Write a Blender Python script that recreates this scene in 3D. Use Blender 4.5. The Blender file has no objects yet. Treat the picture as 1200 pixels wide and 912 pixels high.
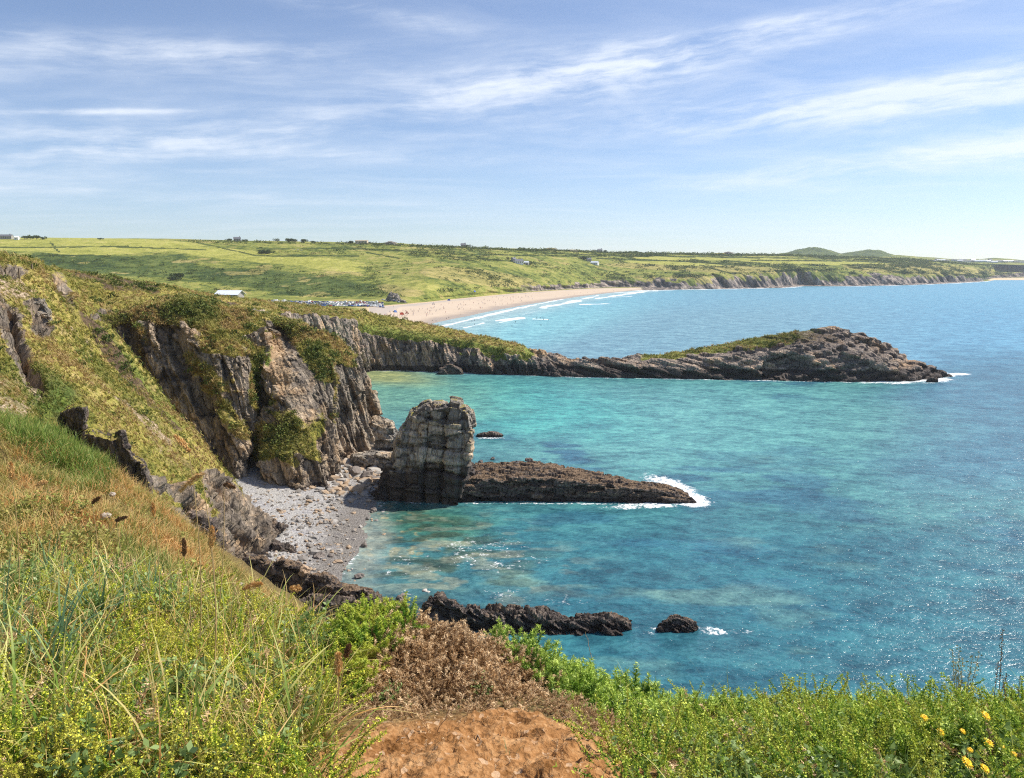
EXPO = 0.38; HAZE = 0.00005; DENO = False
import bpy, math, random
import numpy as np
random.seed(7); RNG = np.random.default_rng(7)
C = bpy.context.scene.collection
# ------------------------------------------------------------------ camera model
H = 40.0; TH = math.atan((456-314)/900.0); CT, ST = math.cos(TH), math.sin(TH)
def P(px, py, D):
    """world point at depth D (metres along +Y) seen at photo pixel px,py"""
    dx = (np.asarray(px, float)-600)/900; dy = (456-np.asarray(py, float))/900
    k = np.asarray(D, float)/(CT+ST*dy)
    return np.stack(np.broadcast_arrays(dx*k, D*np.ones_like(k), H+(CT*dy-ST)*k), -1)
def Z(px, z, D):
    """world point at height z, depth D, bearing of column px"""
    c = D*CT-(z-H)*ST
    return np.array([(px-600)/900*c, D, z], float)
def G(px, py, z=0.0):
    dx = (px-600)/900; dy = (456-py)/900
    k = (z-H)/(CT*dy-ST)
    return np.array([dx*k, (CT+ST*dy)*k, z])
def proj(V):
    c = V[..., 1]*CT-(V[..., 2]-H)*ST; u = V[..., 1]*ST+(V[..., 2]-H)*CT
    return 600+900*V[..., 0]/c, 456-900*u/c
# ------------------------------------------------------------------ noise
def _h(i, j, k, s):
    n = (i.astype(np.int64)*374761393+j.astype(np.int64)*668265263+k.astype(np.int64)*1440662683+s*974711) & 0xffffffff
    n = ((n ^ (n >> 13))*1274126177) & 0xffffffff
    n = ((n ^ (n >> 15))*2246822519) & 0xffffffff
    return ((n ^ (n >> 16)) & 0xffffff)/16777216.0
def vn(p, s=0):
    f = np.floor(p); t = p-f; t = t*t*t*(t*(t*6-15)+10)
    i, j, k = f[:, 0], f[:, 1], f[:, 2]; r = 0
    for a in (0, 1):
        wa = t[:, 0] if a else 1-t[:, 0]
        for b in (0, 1):
            wb = t[:, 1] if b else 1-t[:, 1]
            for c in (0, 1):
                r = r+wa*wb*(t[:, 2] if c else 1-t[:, 2])*_h(i+a, j+b, k+c, s)
    return r*2-1
def fbm(p, o=4, s=0, g=.5):
    p = np.asarray(p, float); r = 0; a = 1.0; tot = 0
    for q in range(o):
        r = r+a*vn(p*(2.03**q)+q*17.3, s+q); tot += a; a *= g
    return r/tot
def ridged(p, o=4, s=0):
    r = 0; a = 1.0; tot = 0
    for q in range(o):
        r = r+a*(1-2*np.abs(vn(p*(2.03**q)+q*9.1, s+q))); tot += a; a *= .5
    return r/tot
def cell(p, s=0):
    f = np.floor(p); F1 = np.full(len(p), 9.); F2 = F1.copy(); R = np.zeros(len(p))
    for a in (-1, 0, 1):
        for b in (-1, 0, 1):
            for c in (-1, 0, 1):
                i, j, k = f[:, 0]+a, f[:, 1]+b, f[:, 2]+c
                d = np.sqrt((i+_h(i, j, k, s)-p[:, 0])**2+(j+_h(i, j, k, s+1)-p[:, 1])**2+(k+_h(i, j, k, s+2)-p[:, 2])**2)
                m = d < F1
                F2 = np.where(m, F1, np.minimum(F2, d)); R = np.where(m, _h(i, j, k, s+3), R); F1 = np.where(m, d, F1)
    return F1, F2, R
def cellt(p, s=0):
    """cells with a tilted facet each: nearest, second nearest, random level, tilt"""
    f = np.floor(p); n = len(p); F1 = np.full(n, 9.); F2 = F1.copy(); R = np.zeros(n); T = np.zeros(n)
    for a in (-1, 0, 1):
        for b in (-1, 0, 1):
            for c in (-1, 0, 1):
                i, j, k = f[:, 0]+a, f[:, 1]+b, f[:, 2]+c
                dx, dy, dz = i+_h(i, j, k, s)-p[:, 0], j+_h(i, j, k, s+1)-p[:, 1], k+_h(i, j, k, s+2)-p[:, 2]
                d = np.maximum(np.maximum(np.abs(dx), np.abs(dy)), np.abs(dz))*.9+.1*np.sqrt(dx*dx+dy*dy+dz*dz); r = _h(i, j, k, s+3)
                t = dx*(_h(i, j, k, s+4)-.5)+dy*(_h(i, j, k, s+5)-.5)+dz*(_h(i, j, k, s+6)-.5); m = d < F1
                F2 = np.where(m, F1, np.minimum(F2, d)); R = np.where(m, r, R); T = np.where(m, t, T); F1 = np.where(m, d, F1)
    return F1, F2, R, T
def sm(a, b, x):
    t = np.clip((x-a)/(b-a), 0, 1); return t*t*(3-2*t)
def tps(pts):
    pts = np.asarray(pts, float); n = len(pts); X = pts[:, :2]
    sc = np.abs(X).max(); X = X/sc
    def phi(r2): return np.where(r2 > 1e-12, r2*np.log(np.maximum(r2, 1e-12)), 0)
    K = phi(((X[:, None]-X[None])**2).sum(-1))+np.eye(n)*1e-4
    A = np.zeros((n+3, n+3)); A[:n, :n] = K; A[:n, n] = 1; A[:n, n+1:] = X; A[n:, :n] = A[:n, n:].T
    w = np.linalg.solve(A, np.concatenate([pts[:, 2], [0, 0, 0]]))
    def f(x, y):
        x = np.asarray(x, float)/sc; y = np.asarray(y, float)/sc; r = w[n]+w[n+1]*x+w[n+2]*y
        for i in range(n): r = r+w[i]*phi((x-X[i, 0])**2+(y-X[i, 1])**2)
        return r
    return f
# ------------------------------------------------------------------ mesh helpers
def mk(name, V, F, mats, attrs=None, smooth=True, mi=None, parent=None):
    V = np.ascontiguousarray(V, dtype=np.float32).reshape(-1, 3)
    me = bpy.data.meshes.new(name)
    Fs = F if isinstance(F, list) else [F]
    Fs = [np.asarray(f, dtype=np.int32) for f in Fs if len(f)]
    idx = np.concatenate([f.ravel() for f in Fs]); tot = np.concatenate([np.full(len(f), f.shape[1], np.int32) for f in Fs])
    me.vertices.add(len(V)); me.vertices.foreach_set('co', V.ravel())
    me.loops.add(len(idx)); me.loops.foreach_set('vertex_index', idx)
    me.polygons.add(len(tot)); st = np.concatenate([[0], np.cumsum(tot)[:-1]]).astype(np.int32)
    me.polygons.foreach_set('loop_start', st)
    me.polygons.foreach_set('use_smooth', np.full(len(tot), smooth))
    for m in (mats if isinstance(mats, (list, tuple)) else [mats]): me.materials.append(m)
    if mi is not None: me.polygons.foreach_set('material_index', np.asarray(mi, np.int32))
    for k, a in (attrs or {}).items():
        a = np.asarray(a, np.float32)
        if a.ndim == 1:
            at = me.attributes.new(k, 'FLOAT', 'POINT'); at.data.foreach_set('value', a)
        else:
            if a.shape[1] == 3: a = np.concatenate([a, np.ones((len(a), 1), np.float32)], 1)
            at = me.attributes.new(k, 'FLOAT_COLOR', 'POINT'); at.data.foreach_set('color', np.ascontiguousarray(a).ravel())
    me.update(calc_edges=True); me.validate()
    o = bpy.data.objects.new(name, me); C.objects.link(o)
    if parent is not None: o.parent = parent
    return o
def tag(o, label=None, cat=None, group=None, kind=None):
    if label: o['label'] = label
    if cat: o['category'] = cat
    if group: o['group'] = group
    if kind: o['kind'] = kind
    return o
def empty(name, loc=(0, 0, 0), rz=0):
    o = bpy.data.objects.new(name, None); C.objects.link(o); o.location = loc; o.rotation_euler = (0, 0, rz); o.empty_display_size = .2
    return o
def grid_faces(nr, nc):
    i = np.arange((nr-1)*(nc-1)); r, c = i//(nc-1), i % (nc-1); a = r*nc+c
    return np.stack([a, a+1, a+nc+1, a+nc], 1)
def vnormals(V, F):
    F = np.asarray(F); n = np.zeros_like(V)
    fn = np.cross(V[F[:, 2]]-V[F[:, 0]], V[F[:, -1]]-V[F[:, 1]])
    for k in range(F.shape[1]):
        for d in range(3): n[:, d] += np.bincount(F[:, k], fn[:, d], len(V))
    return n/np.maximum(np.linalg.norm(n, axis=1, keepdims=True), 1e-9)
def hermite(A, axis, t):
    """monotone-ish cubic resample of A along axis; t = new parameter positions in node units"""
    A = np.moveaxis(np.asarray(A, float), axis, 0); n = len(A)
    d = np.diff(A, axis=0); m = np.zeros_like(A)
    m[1:-1] = np.where(d[:-1]*d[1:] > 0, 2*d[:-1]*d[1:]/(d[:-1]+d[1:]+1e-12*np.sign(d[:-1]+d[1:]+1e-30)), 0)*.5+.25*(d[:-1]+d[1:])
    m[0] = d[0]; m[-1] = d[-1]
    i = np.clip(np.floor(t).astype(int), 0, n-2); u = (t-i).reshape((-1,)+(1,)*(A.ndim-1))
    r = (2*u**3-3*u**2+1)*A[i]+(u**3-2*u**2+u)*m[i]+(-2*u**3+3*u**2)*A[i+1]+(u**3-u**2)*m[i+1]
    return np.moveaxis(r, 0, axis)
def remesh(V, F, vox):
    me = bpy.data.meshes.new('tmp')
    Fs = F if isinstance(F, list) else [F]
    faces = [tuple(int(x) for x in q) for f in Fs for q in f]
    me.from_pydata([tuple(v) for v in V], [], faces); me.update()
    o = bpy.data.objects.new('tmp', me); C.objects.link(o)
    m = o.modifiers.new('r', 'REMESH'); m.mode = 'VOXEL'; m.voxel_size = vox; m.adaptivity = 0
    dg = bpy.context.evaluated_depsgraph_get(); e = o.evaluated_get(dg); em = e.to_mesh()
    n = len(em.vertices); co = np.empty(n*3, np.float32); em.vertices.foreach_get('co', co)
    q = np.empty(len(em.loops), np.int32); em.loops.foreach_get('vertex_index', q)
    lt = np.empty(len(em.polygons), np.int32); em.polygons.foreach_get('loop_total', lt)
    ok = (lt == 4)
    if ok.all(): Fq = q.reshape(-1, 4)
    else:
        st = np.concatenate([[0], np.cumsum(lt)[:-1]]); Fq = np.array([q[s:s+4] if l == 4 else [q[s], q[s+1], q[s+2], q[s+2]] for s, l in zip(st, lt)])
    e.to_mesh_clear(); bpy.data.objects.remove(o); bpy.data.meshes.remove(me)
    return co.reshape(-1, 3).astype(float), Fq
def loft(stations, vox, sub=6):
    """stations: list of rings (same count) of world points; closed in the ring direction, capped at the ends -> voxel mesh"""
    A = np.array([[np.asarray(p, float) for p in s] for s in stations]); ns, nr = A.shape[:2]
    A = hermite(A, 0, np.linspace(0, ns-1, (ns-1)*sub+1)); ns = len(A)
    F = []
    for i in range(ns-1):
        for j in range(nr):
            k = (j+1) % nr; F.append((i*nr+j, i*nr+k, (i+1)*nr+k, (i+1)*nr+j))
    V = A.reshape(-1, 3); caps = []
    for e in (0, ns-1):
        c = V[e*nr:(e+1)*nr].mean(0); V = np.concatenate([V, c[None]]); ci = len(V)-1
        for j in range(nr):
            k = (j+1) % nr; caps.append((e*nr+k, e*nr+j, ci) if e == 0 else (e*nr+j, e*nr+k, ci))
    return remesh(V, [F, caps], vox)
def laplace(V, F, it=2, w=.5):
    E = np.concatenate([F[:, [0, 1]], F[:, [1, 2]], F[:, [2, 3]], F[:, [3, 0]]]); n = len(V)
    deg = np.bincount(E[:, 0], minlength=n)+np.bincount(E[:, 1], minlength=n)
    for _ in range(it):
        S = np.stack([np.bincount(E[:, 0], V[E[:, 1], d], n)+np.bincount(E[:, 1], V[E[:, 0], d], n) for d in range(3)], 1)
        V = V*(1-w)+w*S/np.maximum(deg, 1)[:, None]
    return V
def ell(px, py, cx, cy, rx, ry, ang=0, soft=.35):
    a = math.radians(ang); dx, dy = px-cx, py-cy
    u = (dx*math.cos(a)+dy*math.sin(a))/rx; v = (-dx*math.sin(a)+dy*math.cos(a))/ry
    return 1-sm(1-soft, 1+soft, np.sqrt(u*u+v*v))
def rot(p, ax, deg):
    a = math.radians(deg); c, s = math.cos(a), math.sin(a); q = p.copy(); i, j = [(1, 2), (2, 0), (0, 1)][ax]
    q[:, i] = c*p[:, i]-s*p[:, j]; q[:, j] = s*p[:, i]+c*p[:, j]; return q
SLAB = {}
def crag(V, F, amp=1.0, size=4.0, dip=12, yaw=0, seed=0, mask=None, vert=.5, fine=1.0, bed=None):
    """push a mesh into bedded, jointed rock: slabs split along the bedding, open joints, broken ledges; remembers tone and joint of each slab"""
    N = vnormals(laplace(V, F, 4), F); nx, ny, nz, th, ba = bed or (.3, .2, .9, size*.5, .6)
    n_ = np.array([nx, ny, nz], float); n_ /= np.linalg.norm(n_); a_ = np.cross(n_, [0.2, 1, .1]); a_ /= np.linalg.norm(a_); b_ = np.cross(n_, a_)
    w = np.stack([fbm(V/(size*1.6), 3, seed+40+i) for i in range(3)], 1)
    q = np.stack([V@n_/th, V@a_/size, V@b_/(size*.75)], 1)+w*np.array([.40, .14, .14])
    f1, f2, r, tl = cellt(q, seed); d = (r-.5)*1.15+tl*.45; c1 = f2-f1
    g1, g2, r2, t2 = cellt(q*2.4+3.3, seed+9); d = d+((r2-.5)*.46+t2*.42)*fine; c2 = g2-g1
    h1, h2, r3, t3 = cellt(q*5.6+1.3, seed+19); d = d+((r3-.5)*.18+t3*.2)*fine; c3 = h2-h1
    ck = np.clip(np.exp(-c1*18)+.6*np.exp(-c2*16)+.15*np.exp(-c3*14), 0, 1)
    d = d-.16*np.exp(-c1*14)-.07*np.exp(-c2*12)+.40*fbm(V/(size*2.2), 3, seed+5)
    u = q[:, 0]*1.7
    for k_, a__ in ((1.0, .5), (3.1, .2)):
        f = np.floor(u*k_); d = d+ba*a__*(_h(f, 0*f, 0*f, seed+61)-.5)
    if mask is not None: d = d*mask
    SLAB['s'] = np.stack([.45*r+.35*r2+.2*r3, ck, .5+.5*fbm(V/(size*3), 3, seed+66)], 1)
    return V+N*(d*amp)[:, None]
# ------------------------------------------------------------------ node helper
class NT:
    def __init__(s, tree): s.t = tree; s.n = tree.nodes; s.l = tree.links
    def add(s, typ, props=None, **inp):
        n = s.n.new(typ)
        for k, v in (props or {}).items(): setattr(n, k, v)
        for k, v in inp.items():
            key = int(k[1:]) if k[0] == 'i' and k[1:].isdigit() else k.replace('_', ' ')
            s.put(n.inputs[key], v)
        return n
    def put(s, sock, v):
        if isinstance(v, bpy.types.NodeSocket): s.l.new(v, sock)
        elif isinstance(v, bpy.types.Node): s.l.new(v.outputs[0], sock)
        else:
            if hasattr(sock.default_value, '__len__') and not isinstance(v, str):
                v = tuple(v); L = len(sock.default_value)
                if len(v) == 3 and L == 4: v = v+(1,)
            sock.default_value = v
    def math(s, op, a, b=0.0, clamp=False):
        return s.add('ShaderNodeMath', {'operation': op, 'use_clamp': clamp}, i0=a, i1=b).outputs[0]
    def mix(s, f, a, b, mode='MIX'):
        n = s.n.new('ShaderNodeMix'); n.data_type = 'RGBA'; n.blend_type = mode
        s.put(n.inputs[0], f); s.put(n.inputs[6], a); s.put(n.inputs[7], b); return n.outputs[2]
    def noise(s, vec, scale, detail=4, rough=.55, dist=0, out=0):
        return s.add('ShaderNodeTexNoise', None, Vector=vec, Scale=scale, Detail=detail, Roughness=rough, Distortion=dist).outputs[out]
    def ramp(s, f, stops, interp='LINEAR'):
        n = s.n.new('ShaderNodeValToRGB'); s.put(n.inputs[0], f); e = n.color_ramp.elements; n.color_ramp.interpolation = interp
        while len(e) < len(stops): e.new(.5)
        for q, (p, c) in zip(e, stops): q.position = p; q.color = tuple(c)+(1,) if len(c) == 3 else c
        return n.outputs[0]
    def step(s, x, a, b):
        return s.add('ShaderNodeMapRange', {'interpolation_type': 'SMOOTHSTEP'}, Value=x, i1=a, i2=b, i3=0.0, i4=1.0).outputs[0]
    def attr(s, name): return s.add('ShaderNodeAttribute', {'attribute_name': name})
    def mapping(s, vec, scale=(1, 1, 1), rot=(0, 0, 0), loc=(0, 0, 0)):
        return s.add('ShaderNodeMapping', None, Vector=vec, Scale=scale, Rotation=rot, Location=loc).outputs[0]
def newmat(name):
    m = bpy.data.materials.new(name); m.use_nodes = True; m.node_tree.nodes.clear(); t = NT(m.node_tree)
    o = t.add('ShaderNodeOutputMaterial'); b = t.add('ShaderNodeBsdfPrincipled'); t.l.new(b.outputs[0], o.inputs[0])
    return m, t, b, o
def plain(name, col, rough=.7, spec=.3, var=.15, scale=3.0, metal=0):
    m, t, b, o = newmat(name); g = t.add('ShaderNodeTexCoord').outputs[3]
    f = t.noise(g, scale, 4); c = t.mix(f, tuple(x*(1-var) for x in col), tuple(min(1, x*(1+var)) for x in col))
    t.put(b.inputs['Base Color'], c); b.inputs['Roughness'].default_value = rough; b.inputs['Specular IOR Level'].default_value = spec
    b.inputs['Metallic'].default_value = metal
    return m
def terrain_mat(name, s=1.0, bump=.6, dipdeg=12, rockw=None, detail=1.0, soilw=None, crk=.62):
    """ground that is rock, turf, scree, heath, soil or wet rock by painted masks; s = metres per texture unit"""
    m, t, b, o = newmat(name); pos = t.add('ShaderNodeNewGeometry').outputs[0]
    pv = t.mapping(pos, (1/s, 1/s, 1/s)); m1 = t.add('ShaderNodeSeparateColor', None, i0=t.attr('m1').outputs[0]); m2 = t.add('ShaderNodeSeparateColor', None, i0=t.attr('m2').outputs[0])
    nb = t.noise(pv, .22, 5, .6); nm = t.noise(pv, .9, 6, .62); nf = t.noise(pv, 4.2, 5, .65); nl = t.noise(pv, .07, 3, .5)
    strat = t.mapping(pos, (1/s*1.6, 1/s*1.6, 1/s*.3), (0, math.radians(dipdeg), 0)); ns = t.noise(strat, 1.3, 6, .65, .6)
    rk = rockw or [(.10, .084, .072), (.26, .215, .17), (.42, .345, .265), (.62, .51, .385)]
    rock = t.ramp(t.math('ADD', t.math('MULTIPLY', ns, .5), t.math('MULTIPLY', nm, .5)), [(.30, rk[0]), (.45, rk[1]), (.56, rk[2]), (.72, rk[3])])
    rock = t.mix(t.math('MULTIPLY', t.step(nb, .50, .66), .5), rock, t.mix(1.0, rock, (1.5, 1.15, .75), 'MULTIPLY'))
    rock = t.mix(t.math('MULTIPLY', t.step(t.math('ADD', t.math('MULTIPLY', nm, .6), t.math('MULTIPLY', nf, .4)), .54, .60), .5), rock, (.10, .095, .04))
    v = t.add('ShaderNodeTexVoronoi', {'feature': 'DISTANCE_TO_EDGE'}, Vector=t.mix(.12, strat, t.noise(pv, 1.0, 3, out=1)), Scale=.8).outputs[0]
    crack = t.step(v, .0, .05); rock = t.mix(t.math('MULTIPLY', t.math('SUBTRACT', 1, crack), .3), rock, (.05, .042, .04))
    m3 = t.add('ShaderNodeSeparateColor', None, i0=t.attr('m3').outputs[0])
    rock = t.mix(t.attr('has3').outputs[2], rock, t.mix(1.0, rock, t.ramp(m3.outputs[0], [(.22, (.66, .66, .68)), (.5, (1.05, 1.05, 1.05)), (.78, (1.7, 1.6, 1.45))]), 'MULTIPLY')); rock = t.mix(t.math('MULTIPLY', m3.outputs[1], crk), rock, (.035, .029, .025))
    vc = t.add('ShaderNodeTexVoronoi', None, Vector=pv, Scale=2.6)
    gmix = t.math('ADD', t.math('MULTIPLY', nm, .45), t.math('ADD', t.math('MULTIPLY', nf, .3), t.math('MULTIPLY', nl, .35)))
    grass = t.ramp(gmix, [(.38, (.05, .062, .014)), (.48, (.15, .155, .028)), (.55, (.31, .275, .055)), (.61, (.45, .36, .11)), (.68, (.55, .42, .19))])
    grass = t.mix(t.math('MULTIPLY', t.step(t.noise(pv, .16, 5, .7, .8), .52, .60), .55), grass, t.ramp(nf, [(.4, (.10, .07, .03)), (.6, (.34, .25, .11))]))
    lush = t.ramp(gmix, [(.40, (.04, .075, .015)), (.52, (.09, .16, .025)), (.66, (.24, .31, .05))])
    grass = t.mix(m2.outputs[2], grass, lush)
    def msk(ch, w=.9):
        return t.step(t.math('ADD', ch, t.math('ADD', t.math('MULTIPLY', t.math('SUBTRACT', nm, .5), w), t.math('MULTIPLY', t.math('SUBTRACT', nf, .5), w*.7))), .38, .60)
    heath = t.ramp(t.math('ADD', t.math('MULTIPLY', nf, .5), t.math('MULTIPLY', nm, .5)), [(.4, (.06, .042, .022)), (.55, (.15, .10, .06)), (.66, (.24, .19, .10))])
    scree = t.mix(t.step(nf, .42, .58), t.ramp(vc.outputs[1], [(.1, (.34, .235, .16)), (.5, (.54, .40, .28)), (.9, (.70, .55, .41))]), (.22, .17, .08))
    sw = soilw or [(.26, .16, .085), (.46, .32, .19), (.66, .52, .36)]; soil = t.ramp(t.math('ADD', t.math('MULTIPLY', nf, .5), t.math('MULTIPLY', nm, .5)), [(.40, sw[0]), (.52, sw[1]), (.64, sw[2])])
    c = t.mix(msk(m2.outputs[0], .5), rock, soil); c = t.mix(msk(m1.outputs[0]), c, grass)
    c = t.mix(msk(m1.outputs[2], .7), c, heath); c = t.mix(msk(m1.outputs[1], 1.1), c, scree)
    wet = msk(m2.outputs[1], .5); c = t.mix(t.math('MULTIPLY', wet, .86), c, t.mix(nf, (.022, .017, .016), (.075, .055, .05)))
    t.put(b.inputs['Base Color'], c); t.put(b.inputs['Roughness'], t.math('SUBTRACT', .92, t.math('MULTIPLY', wet, .25)))
    b.inputs['Specular IOR Level'].default_value = .25
    hgt = t.math('ADD', t.math('MULTIPLY', nm, .5), t.math('ADD', t.math('MULTIPLY', nf, .30*detail), t.math('ADD', t.math('MULTIPLY', ns, .5), t.math('MULTIPLY', crack, .25))))
    bp = t.add('ShaderNodeBump', None, Strength=bump, Distance=.9*s, Height=hgt); t.l.new(bp.outputs[0], b.inputs['Normal'])
    return m
# ================================================================== TERRAIN
M_cliff = terrain_mat('cliff_rock_and_turf', 1.0, .75)
M_head = terrain_mat('headland_rock_and_turf', 1.7, .75, 55, [(.10, .086, .08), (.21, .175, .152), (.36, .295, .245), (.56, .455, .36)], crk=.3)
def pack(grass, scree=0, heath=0, soil=0, wet=0, lush=0):
    o = np.ones(len(grass)); sl = SLAB.pop('s', None); ex = {} if sl is None or len(sl) != len(grass) else dict(m3=sl, has3=o)
    return dict(**ex, m1=np.stack([grass, scree*o, heath*o], 1), m2=np.stack([soil*o, wet*o, lush*o], 1))
# ---- left slope, gully head and the heath hill behind it (one height field)
S_pts = [P(*q) for q in [(-260, 300, 75), (-260, 297, 110), (-260, 298, 170), (-120, 304, 95), (-120, 303, 150), (-60, 308, 125), (0, 311, 135), (30, 313, 150), (-130, 380, 60), (-200, 420, 45), (-60, 440, 48),
    (0, 313, 108), (30, 317, 112), (55, 325, 118), (75, 336, 122), (100, 355, 131), (118, 378, 140),
    (0, 350, 94), (0, 400, 78), (0, 440, 64), (0, 480, 52), (40, 350, 101), (60, 400, 90), (80, 450, 78), (100, 490, 68), (60, 500, 52), (110, 425, 108),
    (140, 410, 133), (165, 441, 128), (200, 481, 122), (240, 526, 115), (268, 558, 109), (285, 580, 106),
    (150, 480, 95), (200, 535, 93), (235, 580, 96), (150, 540, 72), (190, 590, 78), (225, 615, 86), (265, 612, 99), (280, 640, 98), (240, 660, 85), (180, 640, 68), (100, 570, 50), (0, 560, 36),
    (60, 319, 170), (110, 326, 182), (150, 335, 186), (200, 344, 192), (250, 352, 212), (300, 358, 228), (0, 309, 180), (95, 352, 160), (128, 372, 153), (150, 350, 168), (200, 360, 176)]]
S_pts += [Z(60, 38, 145), Z(110, 33, 160), Z(150, 14, 142), Z(185, 9, 138), Z(225, 4, 132), Z(255, 1, 124), Z(290, 0, 117), Z(120, 22, 146), Z(300, -2, 125), Z(330, -3, 112), Z(340, -3, 150), Z(280, 5, 150), Z(220, 20, 158),
          Z(320, 20, 200), Z(360, 8, 190), Z(240, 24, 180), Z(330, -3, 100), Z(300, -2, 90), Z(260, 0, 76), Z(200, 12, 55), Z(100, 22, 36), Z(300, 26, 250), Z(200, 30, 250), Z(0, 34, 260), Z(-260, 40, 260), Z(60, 36, 215)]
fS = tps(S_pts)
pxs = np.linspace(-260, 345, 700); Ds = np.geomspace(36, 262, 640)
PX, DD = np.meshgrid(pxs, Ds); X = (PX-600)/900*(DD*CT+12*ST); Y = DD
Zs = fS(X, Y); V = np.stack([X, Y, Zs], -1).reshape(-1, 3); F = grid_faces(len(Ds), len(pxs))[:, ::-1]
ppx, ppy = proj(V); ppx = ppx+9*fbm(V/7, 4, 901); ppy = ppy+7*fbm(V/5, 4, 902)
N0 = vnormals(V, F); N0 *= np.sign(N0[:, 2:3])
rocky = np.maximum.reduce([ell(ppx, ppy, 46, 372, 13, 22, -20)*.9, ell(ppx, ppy, 20, 400, 14, 60, -22)*.8, ell(ppx, ppy, 8, 318, 26, 8, 10)*.7, 
    ell(ppx, ppy, 140, 470, 24, 3, 40)*.7, ell(ppx, ppy, 215, 585, 34, 8, 35)*.75, ell(ppx, ppy, 235, 625, 50, 16, 30)*.9, ell(ppx, ppy, 180, 570, 16, 6, 60)*.7, 1-sm(4, 10, V[:, 2]),
    ell(ppx, ppy, 125, 372, 20, 7)*.7, ell(ppx, ppy, 75, 335, 8, 22, -35)*.4, ell(ppx, ppy, 265, 585, 40, 16, 45)])
rocky = np.clip(rocky+.25*fbm(V/5, 3, 3), 0, 1)
V2 = V+N0*((.9*fbm(V/9, 4, 11)+.30*ridged(V/2.2, 4, 12)*(1-.5*rocky)+.16*fbm(V/.7, 3, 14)))[:, None]*sm(30, 50, V[:, 1])[:, None]
V2 = crag(V2, F, 1.6, 4.5, 35, 20, 50, mask=sm(.3, .65, rocky), bed=(.6, .62, .5, 1.0, 1.1)); V2 = V2-N0*(.9*sm(.3, .65, rocky)*(ppy < 520))[:, None]
# the long shadowed cleft at the left edge
cl = ell(ppx, ppy, 22, 400, 7, 52, -26, .5)+ell(ppx, ppy, 72, 336, 6, 26, -38, .6)*.6; V2[:, 2] -= cl*3.2
n1 = fbm(V/6, 4, 21)
scree = np.maximum.reduce([ell(ppx, ppy, 20, 460, 36, 46, 30)*.62, ell(ppx, ppy, 90, 400, 40, 9, 45)*.5, ell(ppx, ppy, 160, 490, 60, 8, 42)*.75, ell(ppx, ppy, 15, 335, 30, 16, 25)*.8, ell(ppx, ppy, 190, 530, 40, 7, 42)*.55, ell(ppx, ppy, 120, 450, 40, 6, 40)*.5])
scree = np.clip(scree*.8+.22*n1+.1*fbm(V/1.5, 3, 23), 0, 1)
heath = np.maximum.reduce([ell(ppx, ppy, 130, 415, 62, 9, 52)*1.0, ell(ppx, ppy, 180, 470, 50, 6, 50)*.8, ell(ppx, ppy, 145, 333, 42, 9, 12)*.9, ell(ppx, ppy, 95, 316, 26, 6, 22)*.8, ell(ppx, ppy, 150, 372, 34, 5, -14)*.8, ell(ppx, ppy, 70, 335, 16, 5, 50)*.7])
grass = np.clip(1-rocky*1.5+.15*n1, 0, 1)
lush = np.maximum(ell(ppx, ppy, 60, 465, 26, 24)*.8, ell(ppx, ppy, 170, 450, 70, 5, 50)*.6)+.2*sm(.1, .5, n1)
wet = np.maximum((1-sm(.5, 2.0, V[:, 2]+.6*n1))*.9, .35*rocky*(ppx > 120)*(ppy > 540))  # rock low on the slope is darkened as well
t_ = tag(mk('hillside', V2, F, M_cliff, pack(grass, scree, heath, np.clip(ell(ppx, ppy, 225, 590, 14, 14), 0, 1)*.6, wet, lush)), kind='structure')
# ---- cliff A, the big buttress above the cove
A_rows = [ # crest, shoulder, upper, mid, low, base
 [(90, 376, 148), (92, 387, 147), (105, 420, 146), (115, 460, 145), (125, 500, 144), (135, 550, 143)],
 [(150, 366, 152), (150, 378, 150), (155, 415, 148), (165, 460, 146), (175, 510, 144), (185, 556, 142)],
 [(205, 351, 155), (205, 380, 149), (207, 415, 146.5), (217, 460, 144.5), (230, 510, 142.5), (238, 562, 140.5)],
 [(235, 351, 155.5), (240, 385, 147), (242, 415, 143), (255, 460, 139.5), (268, 515, 137.5), (272, 572, 135)],
 [(262, 359, 156), (270, 392, 148), (278, 418, 143.5), (288, 460, 141), (290, 520, 139), (290, 574, 137)],
 [(288, 367, 157), (298, 390, 151.5), (305, 425, 150), (306, 465, 150.5), (300, 525, 149.5), (297, 572, 147)],
 [(312, 373, 158), (320, 400, 156), (318, 432, 149.5), (316, 480, 144), (313, 530, 136.5), (308, 580, 134.5)],
 [(335, 379, 159), (342, 404, 155), (345, 440, 147.5), (345, 492, 139.5), (348, 530, 133.5), (350, 586, 132.5)],
 [(358, 385, 160), (367, 418, 153), (373, 455, 148), (380, 505, 141), (385, 545, 136.5), (382, 578, 135)],
 [(380, 392, 161), (390, 420, 155.5), (393, 460, 153.5), (396, 500, 152.5), (398, 525, 152), (400, 546, 150)],
 [(400, 401, 163), (410, 430, 159), (414, 465, 158.5), (417, 490, 158.5), (420, 512, 158), (424, 532, 158)],
 [(413, 413, 166), (423, 432, 164), (429, 465, 164), (432, 490, 164), (435, 510, 164), (440, 528, 165)],
 [(416, 420, 176), (423, 438, 176), (429, 468, 176), (432, 490, 176), (436, 505, 176), (438, 515, 176)]]
st = []
backs = [18, 18, 22, 24, 24, 22, 20, 18, 16, 15, 14, 10, 6]
for r, bk in zip(A_rows, backs):
    p = [P(*q) for q in r]; c = p[0]; b = p[-1]
    top = Z(r[0][0]-4, c[2]-(.8 if bk > 15 else 2.5), c[1]+bk*.7); bb = Z(r[0][0], -3, c[1]+bk+3); fr = b.copy(); fr[2] = -3; fr[1] -= .5
    st.append([bb, top]+p+[fr])
V, F = loft(st, .24)
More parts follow.
